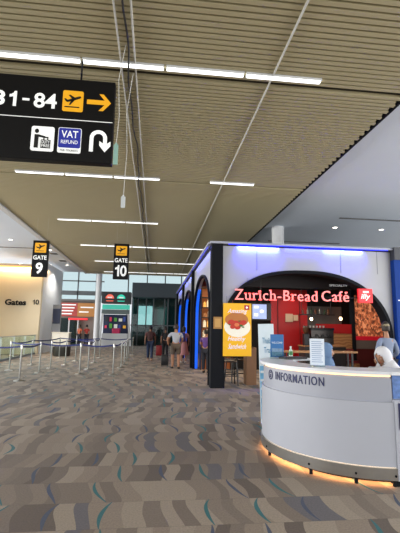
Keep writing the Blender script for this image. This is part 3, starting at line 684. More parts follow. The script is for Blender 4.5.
for a_ in (A0+1, 150, 185, 220, 243, A1-1):
    g = MB(); c_, s_ = math.cos(math.radians(a_)), math.sin(math.radians(a_)); g.cyl((1.22*c_, 1.22*s_, 0), (1.22*c_, 1.22*s_, .068), .02)
    g.cyl((1.255*c_, 1.255*s_, .11), (1.268*c_, 1.268*s_, .11), .012)
    g.done('foot', M_dark, dk)
MB().arc(0, 0, .74, 1.16, .70, .74, A0, A1, 40).done('inner_worktop', M_white, dk)
# side cabinet that continues to the right
sx0 = -.17; fy = -1.245
MB().box(sx0, 1.05, fy, -.80, .06, .86).box(sx0+.03, 1.05, fy+.08, -.80, .86, 1.115).done('side_cabinet', M_desk, dk)
MB().box(sx0-.02, 1.08, fy-.015, -.78, 1.115, 1.15).done('side_top', mat('pale_stone_top', (206, 210, 214)), dk)
MB().box(sx0, 1.0, fy+.03, -.82, 0, .06).done('side_plinth', M_dark, dk)
MB().box(sx0+.03, 1.02, fy+.065, fy+.08, .865, 1.11).done('blue_picture_panel', mat('blue_photo_print', (96, 130, 190), .4, var=.6, scale=22), dk)
np_ = MB().bbox(-.13, .55, fy-.01, fy+.0, .56, .83, .004).done('navy_panel', mat('navy_sign_panel', (26, 32, 84), .4), dk)
MB().arc(-.0, 0, .08, .105, -.005, .005, 45, 315, 24).done('white_c_mark', M_wht, np_)
q = bpy.data.objects['white_c_mark']
for v in q.data.vertices: x_, y_, z_ = v.co; v.co = (x_, fy-.016-z_, .695+y_)
# lettering bent around the upper panel
def pr(X, Y, Z):
    v = Vector((X, Y, Z-1.6)); return 200+400*v.dot(RR)/v.dot(F), 266.5-400*v.dot(UU)/v.dot(F)
def ang_at(px, r=1.22, z=1.0):
    best = None
    for k in range(1600, 2700):
        a_ = math.radians(k/10); p = pr(2.755+r*math.cos(a_), 5.435+r*math.sin(a_), z)
        if best is None or abs(p[0]-px) < best[0]:
            if math.sin(a_) < 2: best = (abs(p[0]-px), k/10)
    return best[1]
aL = ang_at(275.5); aR = ang_at(324)
me = text_mesh('INFORMATION', 1.0, .02, .004, spacing=1.16)
vs = me.vertices; xa = min(v.co.x for v in vs); xb_ = max(v.co.x for v in vs); za = min(v.co.y for v in vs); zb = max(v.co.y for v in vs)
for v in vs:
    p = v.co.copy(); a_ = math.radians(aL+(p.x-xa)/(xb_-xa)*(aR-aL)); r = 1.218+(.004 if p.z > 0 else -.004)
    v.co = (r*math.cos(a_), r*math.sin(a_), .955+(p.y-za)/(zb-za)*.098)
me.materials.append(M_navy); o = bpy.data.objects.new('lettering', me); COL.objects.link(o); o.parent = dk
# round i symbol left of the word
me = text_mesh('i', 1.0, .02, .03); vs = me.vertices; xa = min(v.co.x for v in vs); xb_ = max(v.co.x for v in vs); za = min(v.co.y for v in vs); zb = max(v.co.y for v in vs)
ai = aL-6.5
g = MB()
for k in range(28):
    t0, t1 = 2*PI*k/28, 2*PI*(k+1)/28
    q = []
    for r_, t_ in ((.062, t0), (.062, t1), (.048, t1), (.048, t0)):
        a_ = math.radians(ai)+r_*math.cos(t_)/1.218; q.append((a_, 1.0+r_*math.sin(t_)))
    g.prism(q, lambda a, z: (1.214*math.cos(a), 1.214*math.sin(a), z), lambda a, z: (1.222*math.cos(a), 1.222*math.sin(a), z))
g.prism([(math.radians(ai)-.009, .965), (math.radians(ai)+.009, .965), (math.radians(ai)+.009, 1.008), (math.radians(ai)-.009, 1.008)], lambda a, z: (1.214*math.cos(a), 1.214*math.sin(a), z), lambda a, z: (1.222*math.cos(a), 1.222*math.sin(a), z))
g.prism([(math.radians(ai)-.009, 1.018), (math.radians(ai)+.009, 1.018), (math.radians(ai)+.009, 1.035), (math.radians(ai)-.009, 1.035)], lambda a, z: (1.214*math.cos(a), 1.214*math.sin(a), z), lambda a, z: (1.222*math.cos(a), 1.222*math.sin(a), z))
g.done('information_symbol', M_navy, dk)

# things on the desk
M_paper = mat('white_print', (226, 234, 240), .4)
fl = empty('leaflet_holder', (1.87, 6.03, 1.171), 'small blue leaflet card standing on the left end of the desk', 'leaflet', rz=math.radians(-12))
MB().bbox(-.10, .10, -.005, .005, .02, .36, .003).done('blue_card', mat('leaflet_blue', (48, 112, 176), .4, var=.12, scale=14), fl)
MB().box(-.08, .08, -.008, -.005, .04, .15).done('photo_patch', mat('leaflet_photo', (120, 150, 180), .5, var=.6, scale=30), fl)
text('lettering', 'WELCOME', -.08, .08, .22, .25, -.005, M_paper, fl, .002)
MB().bbox(-.11, .11, -.04, .05, 0, .02, .004).box(-.11, .11, -.012, -.009, .02, .1).done('acrylic_base', glass('acrylic'), fl)
pp = empty('notice_holder', (1.98, 4.77, 1.171), 'tall pale printed notice in a clear stand on the desk front', 'notice', rz=math.radians(-22))
MB().bbox(-.085, .085, -.004, .004, .015, .33, .002).done('printed_sheet', mat('pale_blue_sheet', (226, 236, 248), .4), pp)
g = MB()
for k in range(11): g.box(-.065, .05 if k % 3 else .065, -.006, -.004, .05+k*.024, .058+k*.024)
g.done('text_lines', mat('grey_blue_print', (150, 170, 202), .5), pp)
MB().bbox(-.09, .09, -.04, .04, 0, .014, .003).done('acrylic_stand', glass('acrylic'), pp)
kt = empty('keyboard_tray', (2.10, 5.98, 1.171), 'low black flat device lying on the desk top', 'device', rz=.25)
MB().bbox(-.19, .19, -.10, .10, 0, .03, .008).done('device_body', M_black, kt)
MB().box(-.15, .15, -.06, .07, .03, .034).done('device_pad', mat('dark_grey_pad', (60, 62, 66), .3), kt)
bo = empty('green_bottle', (2.22, 6.42, 1.171), 'small bottle with green label beside the black device on the desk', 'bottle')
MB().lathe([(.028, 0), (.03, .01), (.03, .10), (.012, .13), (.012, .15)], n=16).done('bottle_body', mat('clear_plastic', (196, 210, 200), .2), bo, True)
MB().lathe([(.031, .03), (.031, .09)], n=16).done('bottle_label', mat('green_label', (60, 130, 70), .5), bo, True)
MB().lathe([(.014, .15), (.014, .168)], n=12).done('bottle_cap', mat('white_cap', (230, 230, 230), .4), bo)

# slim banner beside the desk
bs = empty('standing_banner', (2.0, 6.95, 0), 'slim white and blue standing banner behind the left end of the desk', 'banner', rz=math.radians(-6))
Msh = Matrix.Rotation(math.radians(-1.5), 4, 'Y')
MB().bbox(-.135, .135, -.012, .012, .03, 1.70, .005, Msh).done('banner_sheet', mat('white_pale_banner', (222, 236, 244), .4), bs)
MB().box(-.13, .13, -.0155, -.0125, .1, .98, Msh).done('blue_field', mat('sky_blue_print', (120, 184, 222), .4, var=.25, scale=12), bs)
g = MB()
for k in range(5): g.box(-.12, .12-.03*(k % 2), -.019, -.0155, .3+k*.14, .34+k*.14, Msh)
g.done('white_text_lines', M_paper, bs)
text('lettering', 'Thailand', -.11, .11, 1.36, 1.46, -.013, mat('teal_banner_ink', (70, 140, 180), .5), bs, .003)
text('lettering', 'Travel', -.08, .10, 1.2, 1.3, -.013, mat('teal_banner_ink', (70, 140, 180), .5), bs, .003)
MB().bbox(-.17, .17, -.12, .12, 0, .03, .006).done('banner_base', M_steel, bs)

# ------------------------------------------------------------------ people
def skin_mesh(chains, sub=2):
    """chains: list of (verts {name:(co, r)}, edges, root)"""
    bm_ = bmesh.new(); rad = []; roots = []; 
    me = bpy.data.meshes.new('body')
    V = []; E = []
    for verts, edges, root in chains:
        idx = {}
        for k, (co, r) in verts.items():
            idx[k] = len(V); V.append(co); rad.append(r)
        E += [(idx[a_], idx[c_]) for a_, c_ in edges]; roots.append(idx[root])
    me.from_pydata(V, E, []); o = bpy.data.objects.new('tmp_body', me); COL.objects.link(o)
    md = o.modifiers.new('s', 'SKIN'); md.use_smooth_shade = True; md.branch_smoothing = .6
    sv = me.skin_vertices[0].data
    for i, r in enumerate(rad): sv[i].radius = (r, r) if not isinstance(r, tuple) else r
    for i in range(len(V)): sv[i].use_root = i in roots
    m2 = o.modifiers.new('u', 'SUBSURF'); m2.levels = sub; m2.render_levels = sub
    bpy.context.view_layer.update(); dg = bpy.context.evaluated_depsgraph_get()
    out = bpy.data.meshes.new_from_object(o.evaluated_get(dg)); bpy.data.objects.remove(o); bm_.free()
    return out
def add_head(bm_, c, yaw=0, pitch=0):
    """shaped head appended to a bmesh, facing local +y"""
    r = bmesh.ops.create_uvsphere(bm_, u_segments=24, v_segments=18, radius=1)
    for v in r['verts']:
        x, y, z = v.co
        k = 1-.34*max(0, -z)**1.3; x2 = x*.075*k; y2 = y*.093*(1-.12*max(0, -z)); z2 = z*.118
        if y > 0: y2 += .006*max(0, 1-abs(z+.75)/.25)*max(0, y)            # chin
        dn = (x/.16)**2+((z+.12)/.24)**2
        if y > 0 and dn < 1: y2 += .024*(1-dn)*(1.0 if z < -.05 else .55)  # nose
        for ex in (-.36, .36):
            de = ((x-ex)/.2)**2+((z-.06)/.14)**2
            if y > 0 and de < 1: y2 -= .008*(1-de)                         # sockets
        v.co = (x2, y2, z2)
    for s_ in (-1, 1):
        q = bmesh.ops.create_uvsphere(bm_, u_segments=10, v_segments=8, radius=1)
        bmesh.ops.transform(bm_, matrix=Matrix.Translation((s_*.076, -.005, -.01)) @ Matrix.Diagonal((.01, .02, .032, 1)), verts=q['verts']); r['verts'] += q['verts']
    T = Matrix.Translation(c) @ Matrix.Rotation(yaw, 4, 'Z') @ Matrix.Rotation(pitch, 4, 'X')
    bmesh.ops.transform(bm_, matrix=T, verts=r['verts']); return T
def face_bits(parent, T):
    g = MB(); g2 = MB(); g3 = MB()
    for s_ in (-1, 1):
        g.ell((s_*.029, .078, .008), .012, .008, .008, 12, 8); g2.ell((s_*.029, .085, .008), .0055, .004, .0055, 10, 6); g2.ell((s_*.029, .085, .027), .016, .005, .003, 10, 6)
    g3.ell((0, .083, -.052), .022, .008, .006, 12, 8)
    for q, nm, m in ((g, 'eyes', M_white), (g2, 'eyebrows', M_black), (g3, 'mouth', mat('lips', (150, 80, 72), .5))):
        bmesh.ops.transform(q.b, matrix=T, verts=q.b.verts); q.done(nm, m, parent, True)
def hair_shell(parent, T, m, long=0.0, name='hair'):
    g = MB(); r = bmesh.ops.create_uvsphere(g.b, u_segments=24, v_segments=18, radius=1)
    kill = [f for f in g.b.faces if (f.calc_center_median().y > .25 and f.calc_center_median().z < .45) or f.calc_center_median().z < -.45-long]
    bmesh.ops.delete(g.b, geom=kill, context='FACES')
    for v in g.b.verts: x, y, z = v.co; v.co = (x*.083, y*.1-.008, z*.126*(1+(long*.7 if z < 0 else 0))+.006)
    bmesh.ops.transform(g.b, matrix=T, verts=g.b.verts)
    o = g.done(name, m, parent, True); md = o.modifiers.new('t', 'SOLIDIFY'); md.thickness = .012; md.offset = 1
    return o
def person(name, loc, rz, label, J, shirt, pants, skin, hair, shoes=None, shorts=False, sleeves='short', group=None, hs=1.0, head_yaw=0, head_pitch=0, hairlong=0., skirt=False, hood=None):
    t = empty(name, loc, label, 'person', group, rz); t.scale = (hs, hs, hs)
    D = dict(pelvis=(0, 0, .95), waist=(0, 0, 1.10), chest=(0, 0, 1.28), nb=(0, -.01, 1.43), neck=(0, .0, 1.50), hd=(0, .02, 1.57),
             shl=(-.17, 0, 1.39), ell=(-.24, -.03, 1.13), wrl=(-.25, .05, .90), shr=(.17, 0, 1.39), elr=(.24, -.03, 1.13), wrr=(.25, .05, .90),
             hpl=(-.09, 0, .90), knl=(-.10, .02, .50), anl=(-.10, 0, .09), tol=(-.11, .14, .035), hpr=(.09, 0, .90), knr=(.10, .02, .50), anr=(.10, 0, .09), tor=(.11, .14, .035))
    D.update(J)
    r = dict(pelvis=.125, waist=.115, chest=.135, nb=.075, neck=.052, hd=.055, shl=.06, ell=.042, wrl=.028, shr=.06, elr=.042, wrr=.028, hpl=.095, knl=.06, anl=.04, tol=.032, hpr=.095, knr=.06, anr=.04, tor=.032)
    Ed = [('pelvis', 'waist'), ('waist', 'chest'), ('chest', 'nb'), ('nb', 'neck'), ('neck', 'hd'), ('chest', 'shl'), ('shl', 'ell'), ('ell', 'wrl'), ('chest', 'shr'), ('shr', 'elr'), ('elr', 'wrr'),
          ('pelvis', 'hpl'), ('hpl', 'knl'), ('knl', 'anl'), ('anl', 'tol'), ('pelvis', 'hpr'), ('hpr', 'knr'), ('knr', 'anr'), ('anr', 'tor')]
    verts = {k: (D[k], r[k]) for k in r}; chains = [(verts, list(Ed), 'pelvis')]
    for s_, wr, el in ((-1, 'wrl', 'ell'), (1, 'wrr', 'elr')):
        W0 = Vector(D[wr]); d = (W0-Vector(D[el])).normalized(); up = Vector((0, 1, 0)) if abs(d.y) < .8 else Vector((0, 0, 1))
        side = (up-d*up.dot(d)).normalized(); nrm = d.cross(side)*s_
        pm = W0+d*.07; verts['palm'+wr] = (tuple(pm), .026); verts['pal2'+wr] = (tuple(W0+d*.035), .03)
        chains[0][1].extend([(wr, 'pal2'+wr), ('pal2'+wr, 'palm'+wr)])
        for k, (off, ln) in enumerate(((-.026, .055), (-.009, .07), (.009, .075), (.026, .066))):
            p0 = pm+side*off; p1 = p0+d*ln*.6+nrm*-.006; p2 = p0+d*ln+nrm*-.022
            chains.append(({'a': (tuple(p0-d*.01), .0095), 'b': (tuple(p1), .0085), 'c': (tuple(p2), .007)}, [('a', 'b'), ('b', 'c')], 'a'))
        p0 = W0+d*.03+side*.028; chains.append(({'a': (tuple(p0-side*.012), .011), 'b': (tuple(p0+side*.018+d*.03), .0095), 'c': (tuple(p0+side*.02+d*.058), .008)}, [('a', 'b'), ('b', 'c')], 'a'))
    me = skin_mesh(chains, 1); g = MB(); g.b.from_mesh(me)
    H = Vector(D['hd'])+Vector((0, .01, .055)); T = add_head(g.b, H, head_yaw, head_pitch)
    body = g.done('body', skin, t, True); face_bits(body, T)
    e = .02
    if sleeves == 'short': arms = dict(shl=r['shl']+e*.7, ell2=.055, shr=r['shr']+e*.7, elr2=.055)
    else: arms = None
    tv = {k: (D[k], r[k]+e) for k in ('pelvis', 'waist', 'chest')}; tv['nb'] = (D['nb'], .075)
    te = [('pelvis', 'waist'), ('waist', 'chest'), ('chest', 'nb')]
    for a_ in ('l', 'r'):
        S = Vector(D['sh'+a_]); E_ = Vector(D['el'+a_]); W_ = Vector(D['wr'+a_])
        tv['sh'+a_] = (tuple(S), .075); te.append(('chest', 'sh'+a_))
        if sleeves == 'short': tv['m'+a_] = (tuple(S.lerp(E_, .75)), .062); te.append(('sh'+a_, 'm'+a_))
        else:
            tv['m'+a_] = (tuple(E_), .056); tv['w'+a_] = (tuple(E_.lerp(W_, .92)), .042); te += [('sh'+a_, 'm'+a_), ('m'+a_, 'w'+a_)]
    o = bpy.data.objects.new('shirt', skin_mesh([(tv, te, 'pelvis')], 2)); o.data.materials.clear(); o.data.materials.append(shirt); COL.objects.link(o); o.parent = t
    if skirt:
        P0 = Vector(D['pelvis']); MB().lathe([(.14, P0.z+.1), (.18, P0.z-.05), (.22, P0.z-.3), (.27, P0.z-.55), (.255, P0.z-.55), (.1, P0.z-.1)], P0.x, P0.y, 24).done('skirt', pants, t, True)
    else:
        pv = {'pelvis': (D['pelvis'], .148)}; pe = []
        for a_ in ('l', 'r'):
            Hh = Vector(D['hp'+a_]); K = Vector(D['kn'+a_]); A = Vector(D['an'+a_])
            pv['hp'+a_] = (tuple(Hh), .112); pe.append(('pelvis', 'hp'+a_))
            pv['k'+a_] = (tuple(K if not shorts else Hh.lerp(K, .95)), .085); pe.append(('hp'+a_, 'k'+a_))
            if not shorts: pv['a'+a_] = (tuple(K.lerp(A, .94)), .068); pe.append(('k'+a_, 'a'+a_))
        o = bpy.data.objects.new('trousers' if not shorts else 'shorts', skin_mesh([(pv, pe, 'pelvis')], 2)); o.data.materials.clear(); o.data.materials.append(pants); COL.objects.link(o); o.parent = t
    if shoes:
        for a_ in ('l', 'r'):
            A = Vector(D['an'+a_]); To = Vector(D['to'+a_]); c_ = (A+To)/2; yaw_ = math.atan2(To.x-A.x, To.y-A.y); pt = math.atan2(To.z+.055-A.z, max(.02, (To-A).to_2d().length))
            g = MB(); g.ell((0, .0, 0), .05, .135, .05, 14, 8)
            for v in g.b.verts: v.co.z = max(v.co.z, -.034)
            bmesh.ops.transform(g.b, matrix=Matrix.Translation((c_.x, c_.y, c_.z-.022)) @ Matrix.Rotation(-yaw_, 4, 'Z') @ Matrix.Rotation(pt, 4, 'X'), verts=g.b.verts)
            g.done('shoe', shoes, t, True)
    if hair: hair_shell(body, T, hair, hairlong)
    if hood: hijab(t, T, hood, D)
    return t
def hijab(t, T, m, D):
    g = MB(); n, rows_ = 32, 22; grid = []
    for j in range(rows_+1):
        f = j/rows_; ring = []
        for i in range(n):
            a_ = 2*PI*i/n; cx, sy = math.sin(a_), math.cos(a_)   # a=0 front
            if f < .55:
                ph = f/.55*2.15; z = .134*math.cos(ph); rr = .104*math.sin(ph)+.001; x, y = rr*cx*.9, rr*sy*1.06-.008
            else:
                k = (f-.55)/.45; z = -.073-.16*k; base = .087+.085*k**.8; x, y = base*cx*1.15, base*sy*.85-.008-.02*k
                x += .006*math.sin(a_*7+k*4)*k; y += .006*math.cos(a_*5+k*3)*k
            ring.append((x, y, z, a_, f))
        grid.append(ring)
    V = [[None]*n for _ in range(rows_+1)]
    for j, ring in enumerate(grid):
        for i, (x, y, z, a_, f) in enumerate(ring): V[j][i] = g.b.verts.new(T @ Vector((x, y, z)) if f < .62 else Vector(T.translation)+ (T.to_3x3() @ Vector((x, y, -.079)))*1 + Vector((0, 0, z+.079)))
    for j in range(rows_):
        for i in range(n):
            a_ = 2*PI*(i+.5)/n; a_ = min(a_, 2*PI-a_); z = (grid[j][i][2]+grid[j+1][i][2])/2
            if (a_/.80)**2+((z+.012)/.088)**2 < 1: continue
            g.b.faces.new((V[j][i], V[j][(i+1) % n], V[j+1][(i+1) % n], V[j+1][i]))
    o = g.done('headscarf', m, t, True); md = o.modifiers.new('t', 'SOLIDIFY'); md.thickness = .008; md.offset = 1

M_jeans = mat('dark_blue_denim', (38, 52, 84), .7); M_hair = mat('black_hair', (26, 22, 22), .6, bump=.3, scale=60)
walk = dict(knl=(-.09, .10, .51), anl=(-.09, .14, .11), tol=(-.1, .28, .06), knr=(.09, -.0, .50), anr=(.09, -.18, .12), tor=(.1, -.06, .04), ell=(-.24, -.10, 1.14), wrl=(-.25, -.12, .91), elr=(.24, .0, 1.13), wrr=(.25, .12, .92))
person('person', (-.16, 20.0, 0), 0.0, 'person in a dark red top and blue jeans walking alone, left of the others', walk, mat('maroon_top', (92, 44, 46), .7), M_jeans, M_skin2, M_hair, mat('tan_shoes', (186, 150, 130), .6), hs=.98)
pm = person('person', (.9, 16.4, 0), 0.05, 'person seen from behind in a pale grey shirt and brown shorts, nearest the cafe side', dict(ell=(-.30, .0, 1.16), wrl=(-.26, .14, .98), elr=(.24, .04, 1.14), wrr=(.2, .2, 1.0), knl=(-.1, .06, .5), anl=(-.1, .06, .09), tol=(-.12, .2, .035), anr=(.1, -.1, .09), tor=(.12, .04, .035)),
       mat('pale_grey_shirt', (176, 184, 196), .8), mat('brown_shorts', (96, 84, 74), .8), M_skin, mat('dark_brown_hair', (52, 42, 38), .6), mat('black_shoes', (34, 32, 34), .5), shorts=True, hs=1.0)
person('person', (1.40, 18.9, 0), 0.0, 'person in pink clothes walking away beside the one in grey shirt', walk, mat('dusty_pink_top', (206, 150, 150), .8), mat('pink_skirt', (190, 130, 132), .8), M_skin, M_hair, mat('pale_shoes', (190, 180, 172), .6), hs=.96, skirt=True, hairlong=.4)
person('person', (.62, 21.5, 0), .1, 'person in dark clothes partly hidden behind the one in grey shirt', walk, mat('black_top', (34, 36, 42), .8), mat('black_trousers', (30, 30, 36), .8), M_skin2, M_hair, mat('black_shoes', (34, 32, 34)), hs=.95)
pm.scale = (1.15, 1.05, 1)
# backpacks
def backpack(loc, rz, m, label, s=1.0):
    t = empty('backpack', loc, label, 'bag', None, rz); t.scale = (s, s, s)
    MB().bbox(-.15, .15, -.09, .08, 0, .42, .05).done('bag_body', m, t, True)
    MB().bbox(-.11, .11, -.125, -.08, .04, .2, .02).done('front_pocket', m, t, True)
    for sx in (-.09, .09): MB().tube([(sx, .08, .38), (sx, .16, .43), (sx, .27, .36), (sx*1.2, .26, .2), (sx*1.2, .08, .05)], .013, 6).done('strap', M_black, t)
backpack((-.16, 19.80, 1.02), 0, mat('dark_brown_pack', (70, 38, 38), .7), 'dark maroon backpack on the person in jeans', .95)
backpack((1.30, 18.70, .99), 0, mat('royal_blue_pack', (44, 64, 150), .6), 'bright blue backpack carried by the person in pink')
# luggage by the far people
def suitcase(loc, m, label, s=1.0):
    t = empty('suitcase', loc, label, 'suitcase', 'suitcases standing by the far people'); t.scale = (s, s, s)
    MB().bbox(-.2, .2, -.12, .12, .05, .62, .04).done('shell', m, t, True)
    for x in (-.16, .16):
        for y in (-.08, .08): MB().cyl((x-.012, y, .03), (x+.012, y, .03), .03, n=12).done('wheel', M_black, t)
    MB().tube([(-.1, .1, .6), (-.1, .1, .95), (.1, .1, .95), (.1, .1, .6)], .01, 6).done('handle', M_dark, t)
suitcase((.35, 23.2, 0), mat('red_suitcase', (140, 34, 40), .4), 'red suitcase left of the group of walking people')
suitcase((.5, 17.5, 0), mat('black_suitcase', (30, 30, 34), .4), 'black suitcase in front of the person in grey shirt', .75)
# purple customer at the side arch
person('person', (1.92, 14.9, 0), -.5, 'person in a purple top standing in the first side arch of the cafe', dict(ell=(-.26, .05, 1.16), wrl=(-.2, .24, 1.08)), mat('purple_top', (92, 60, 128), .8), mat('dark_trousers', (34, 34, 44), .8), M_skin, M_hair, mat('black_shoes', (34, 32, 34)), hs=.9)
# man with cap
mc = person('person', (4.90, 8.1, 0), 0.0, 'person in a grey blue shirt and khaki cap seen from behind at right', dict(ell=(-.30, -.06, 1.16), wrl=(-.24, .12, .99), elr=(.27, -.02, 1.14), wrr=(.22, .18, 1.02)), mat('blue_grey_shirt', (132, 144, 168), .8), mat('grey_trousers', (70, 72, 80), .8), M_skin, mat('dark_brown_hair', (52, 42, 38)), mat('black_shoes', (34, 32, 34)), hs=1.04, sleeves='long')
mc.scale = (.84, .9, 1.03)
g = MB(); g.ell((0, .02, 1.665), .09, .108, .085, 20, 12); g.b.verts.ensure_lookup_table()
bmesh.ops.delete(g.b, geom=[f for f in g.b.faces if f.calc_center_median().z < 1.655], context='FACES')
cp = g.done('cap', mat('khaki_cap', (158, 146, 118), .8), mc, True); cp.modifiers.new('t', 'SOLIDIFY').thickness = .008
g = MB(); g.arc(0, .06, .04, .10, 1.655, 1.665, 20, 160, 14); g.done('cap_peak', _m['khaki_cap'], cp)
MB().arc(0, .02, .088, .097, 1.655, 1.68, 0, 360, 24).done('cap_band', mat('dark_cap_band', (80, 66, 48), .7), cp)
# desk staff
seat = dict(pelvis=(0, 0, .56), waist=(0, .0, .70), chest=(0, .02, .88), nb=(0, .02, 1.03), neck=(0, .03, 1.09), hd=(0, .05, 1.16), shl=(-.17, .02, .99), shr=(.17, .02, .99), ell=(-.22, .10, .76), elr=(.22, .10, .76), wrl=(-.16, .30, .80), wrr=(.16, .30, .80),
            hpl=(-.09, .02, .54), hpr=(.09, .02, .54), knl=(-.1, .40, .54), knr=(.1, .40, .54), anl=(-.1, .40, .12), anr=(.1, .40, .12), tol=(-.11, .53, .05), tor=(.11, .53, .05))
def stool(x, y, lab):
    t = empty('office_stool', (x, y, 0), lab, 'stool', 'stools behind the information desk')
    MB().lathe([(.02, .37), (.19, .38), (.2, .41), (.17, .43)]).done('seat', M_black, t, True)
    MB().cyl((0, 0, .06), (0, 0, .38), .025).done('pole', M_steel, t)
    MB().lathe([(.22, 0), (.22, .02), (.05, .06)]).done('base', M_steel, t, True)
person('person', (2.60, 6.02, 0), math.radians(-160), 'person in a blue grey headscarf seated behind the desk, beside the printed notice', seat, mat('navy_uniform', (40, 48, 84), .7), mat('navy_skirt', (36, 40, 70), .7), M_skin, None, mat('black_shoes', (34, 32, 34)), sleeves='long', hs=1.05, head_yaw=math.radians(45), hood=mat('blue_grey_scarf', (108, 138, 176), .8))
stool(2.60, 6.02, 'low black stool under the person in the blue grey headscarf')
seat2 = dict(seat); seat2.update(chest=(0, .10, .86), nb=(0, .17, .99), neck=(0, .21, 1.04), hd=(0, .26, 1.09), shl=(-.17, .14, .96), shr=(.17, .14, .96))
person('person', (3.52, 5.95, 0), math.radians(150), 'person seated behind the desk in a white headscarf, bending down to the left', seat2, mat('pale_blouse', (200, 204, 210), .8), mat('navy_skirt', (36, 40, 70)), M_skin, None, mat('black_shoes', (34, 32, 34)), sleeves='long', hs=1.08, head_yaw=math.radians(-45), head_pitch=-.45, hood=mat('white_scarf', (220, 220, 224), .85))
stool(3.52, 5.95, 'low black stool under the person in the white headscarf')

# ------------------------------------------------------------------ queue barriers
def post_proto():
    t = empty('barrier_post', (0, 0, 0), 'steel queue barrier post', 'barrier post')
    MB().lathe([(.16, 0), (.16, .012), (.15, .022), (.05, .035), (.035, .05), (.02, .055)], n=28).done('base', M_steel, t, True)
    MB().lathe([(.025, .05), (.025, .92)], n=16).done('pole', mat('worn_steel', (150, 148, 144), .35, 1.0), t, True)
    MB().lathe([(.034, .92), (.034, 1.02), (.028, 1.035), (.005, 1.04)], n=18).done('belt_head', M_steel, t, True)
    return t
posts = [(-3.85, 12.55, 'nearest of the queue posts, at the far left front'), (-5.1, 15.4, 'queue post at the left frame edge'), (-4.97, 17.56, 'queue post second from the left edge, before the glass railing'), (-3.86, 14.64, 'queue post in the second row behind the nearest one'),
         (-3.87, 16.2, 'queue post third along the row behind the nearest one'), (-3.62, 17.6, 'queue post fourth along the row behind the nearest one'), (-3.6, 19.7, 'farthest queue post of the left inner row'), (-4.74, 21.46, 'queue post near the end of the glass railing'),
         (-2.45, 14.3, 'front queue post of the middle row'), (-2.42, 15.9, 'second queue post of the middle row'), (-2.6, 18.71, 'third queue post of the middle row'), (-2.75, 21.69, 'farthest queue post of the middle row'),
         (-1.32, 14.14, 'front queue post of the right hand row, nearest the walkway'), (-1.25, 16.6, 'second queue post of the right hand row'), (-1.22, 17.9, 'third queue post of the right hand row'), (-1.25, 19.9, 'fourth queue post of the right hand row'), (-1.3, 21.87, 'fifth queue post of the right hand row'), (-1.2, 24.25, 'farthest queue post of the right hand row')]
p0 = post_proto()
for i, (x, y, lab) in enumerate(posts):
    o = p0 if i == 0 else copy_tree(p0)
    o.location = (x, y, 0); tag(o, 'steel '+lab, 'barrier post', 'steel queue barrier posts')
def belt(a, c, lab):
    A = Vector((*posts[a][:2], .985)); B = Vector((*posts[c][:2], .985)) if not isinstance(c, tuple) else Vector((*c, .985)); d = (B-A).normalized(); A = A+d*.035; B = B-d*.035; nrm = Vector((-d.y, d.x, 0))*.0025
    g = MB(); n = 6; q = []
    for i in range(n+1):
        p = A.lerp(B, i/n); p.z -= .05*math.sin(PI*i/n)
        q.append([g.b.verts.new(p+s_*nrm+Vector((0, 0, h_))) for s_, h_ in ((1, -.025), (-1, -.025), (-1, .025), (1, .025))])
    for u, v in zip(q, q[1:]):
        for k in range(4): g.b.faces.new((u[k], u[(k+1) % 4], v[(k+1) % 4], v[k]))
    g.b.faces.new(q[0]); g.b.faces.new(q[-1][::-1])
    tag(g.done('barrier_belt', M_bluebelt), lab, 'barrier belt', 'navy queue belts')
belt(0, (-5.35, 12.9), 'navy belt from the nearest post out of the left frame edge')
belt(3, 8, 'navy belt from inner left row to the front middle post'); belt(8, 12, 'navy belt between front middle post and front right post')
belt(1, 3, 'navy belt from the left edge post to the inner left row'); belt(0, 3, 'navy belt running back from the nearest post')
belt(12, 13, 'navy belt between first and second right hand posts'); belt(13, 14, 'navy belt between second and third right hand posts'); belt(14, 15, 'navy belt between third and fourth right hand posts')
belt(15, 16, 'navy belt between fourth and fifth right hand posts'); belt(16, 17, 'navy belt to the farthest right hand post'); belt(9, 10, 'navy belt along the middle row, nearer one'); belt(10, 11, 'navy belt along the middle row, farther one')
belt(4, 5, 'navy belt along the inner left row, nearer one'); belt(5, 6, 'navy belt along the inner left row, farther one'); belt(1, 2, 'navy belt along the outer left row, nearer one'); belt(2, 7, 'navy belt along the outer left row, farther one')
belt(6, 10, 'navy belt crossing between the inner left and middle rows far back'); belt(7, 11, 'navy belt crossing far back near the white counter'); belt(11, 16, 'navy belt crossing far back in front of the food kiosk')

# glass railing
gr = empty('glass_railing', (-6.68, 12, 0), 'glass balustrade with pale handrail before the cream wall', 'railing')
MB().box(-.04, .04, 0, 13.6, 1.06, 1.10).done('handrail', M_steel, gr)
MB().box(-.05, .05, 0, 13.6, 0, .10).done('bottom_rail', mat('grey_rail_base', (110, 118, 124), .5), gr)
for k in range(8): MB().box(-.008, .008, .05+k*1.7, 1.68+k*1.7, .08, 1.06).done('glass_pane', glass('green_rail_glass', (238, 250, 246), .08), gr)
for k in range(9): MB().box(-.03, .03, k*1.7-.0, k*1.7+.04, 0, 1.06).done('baluster', M_steel, gr)

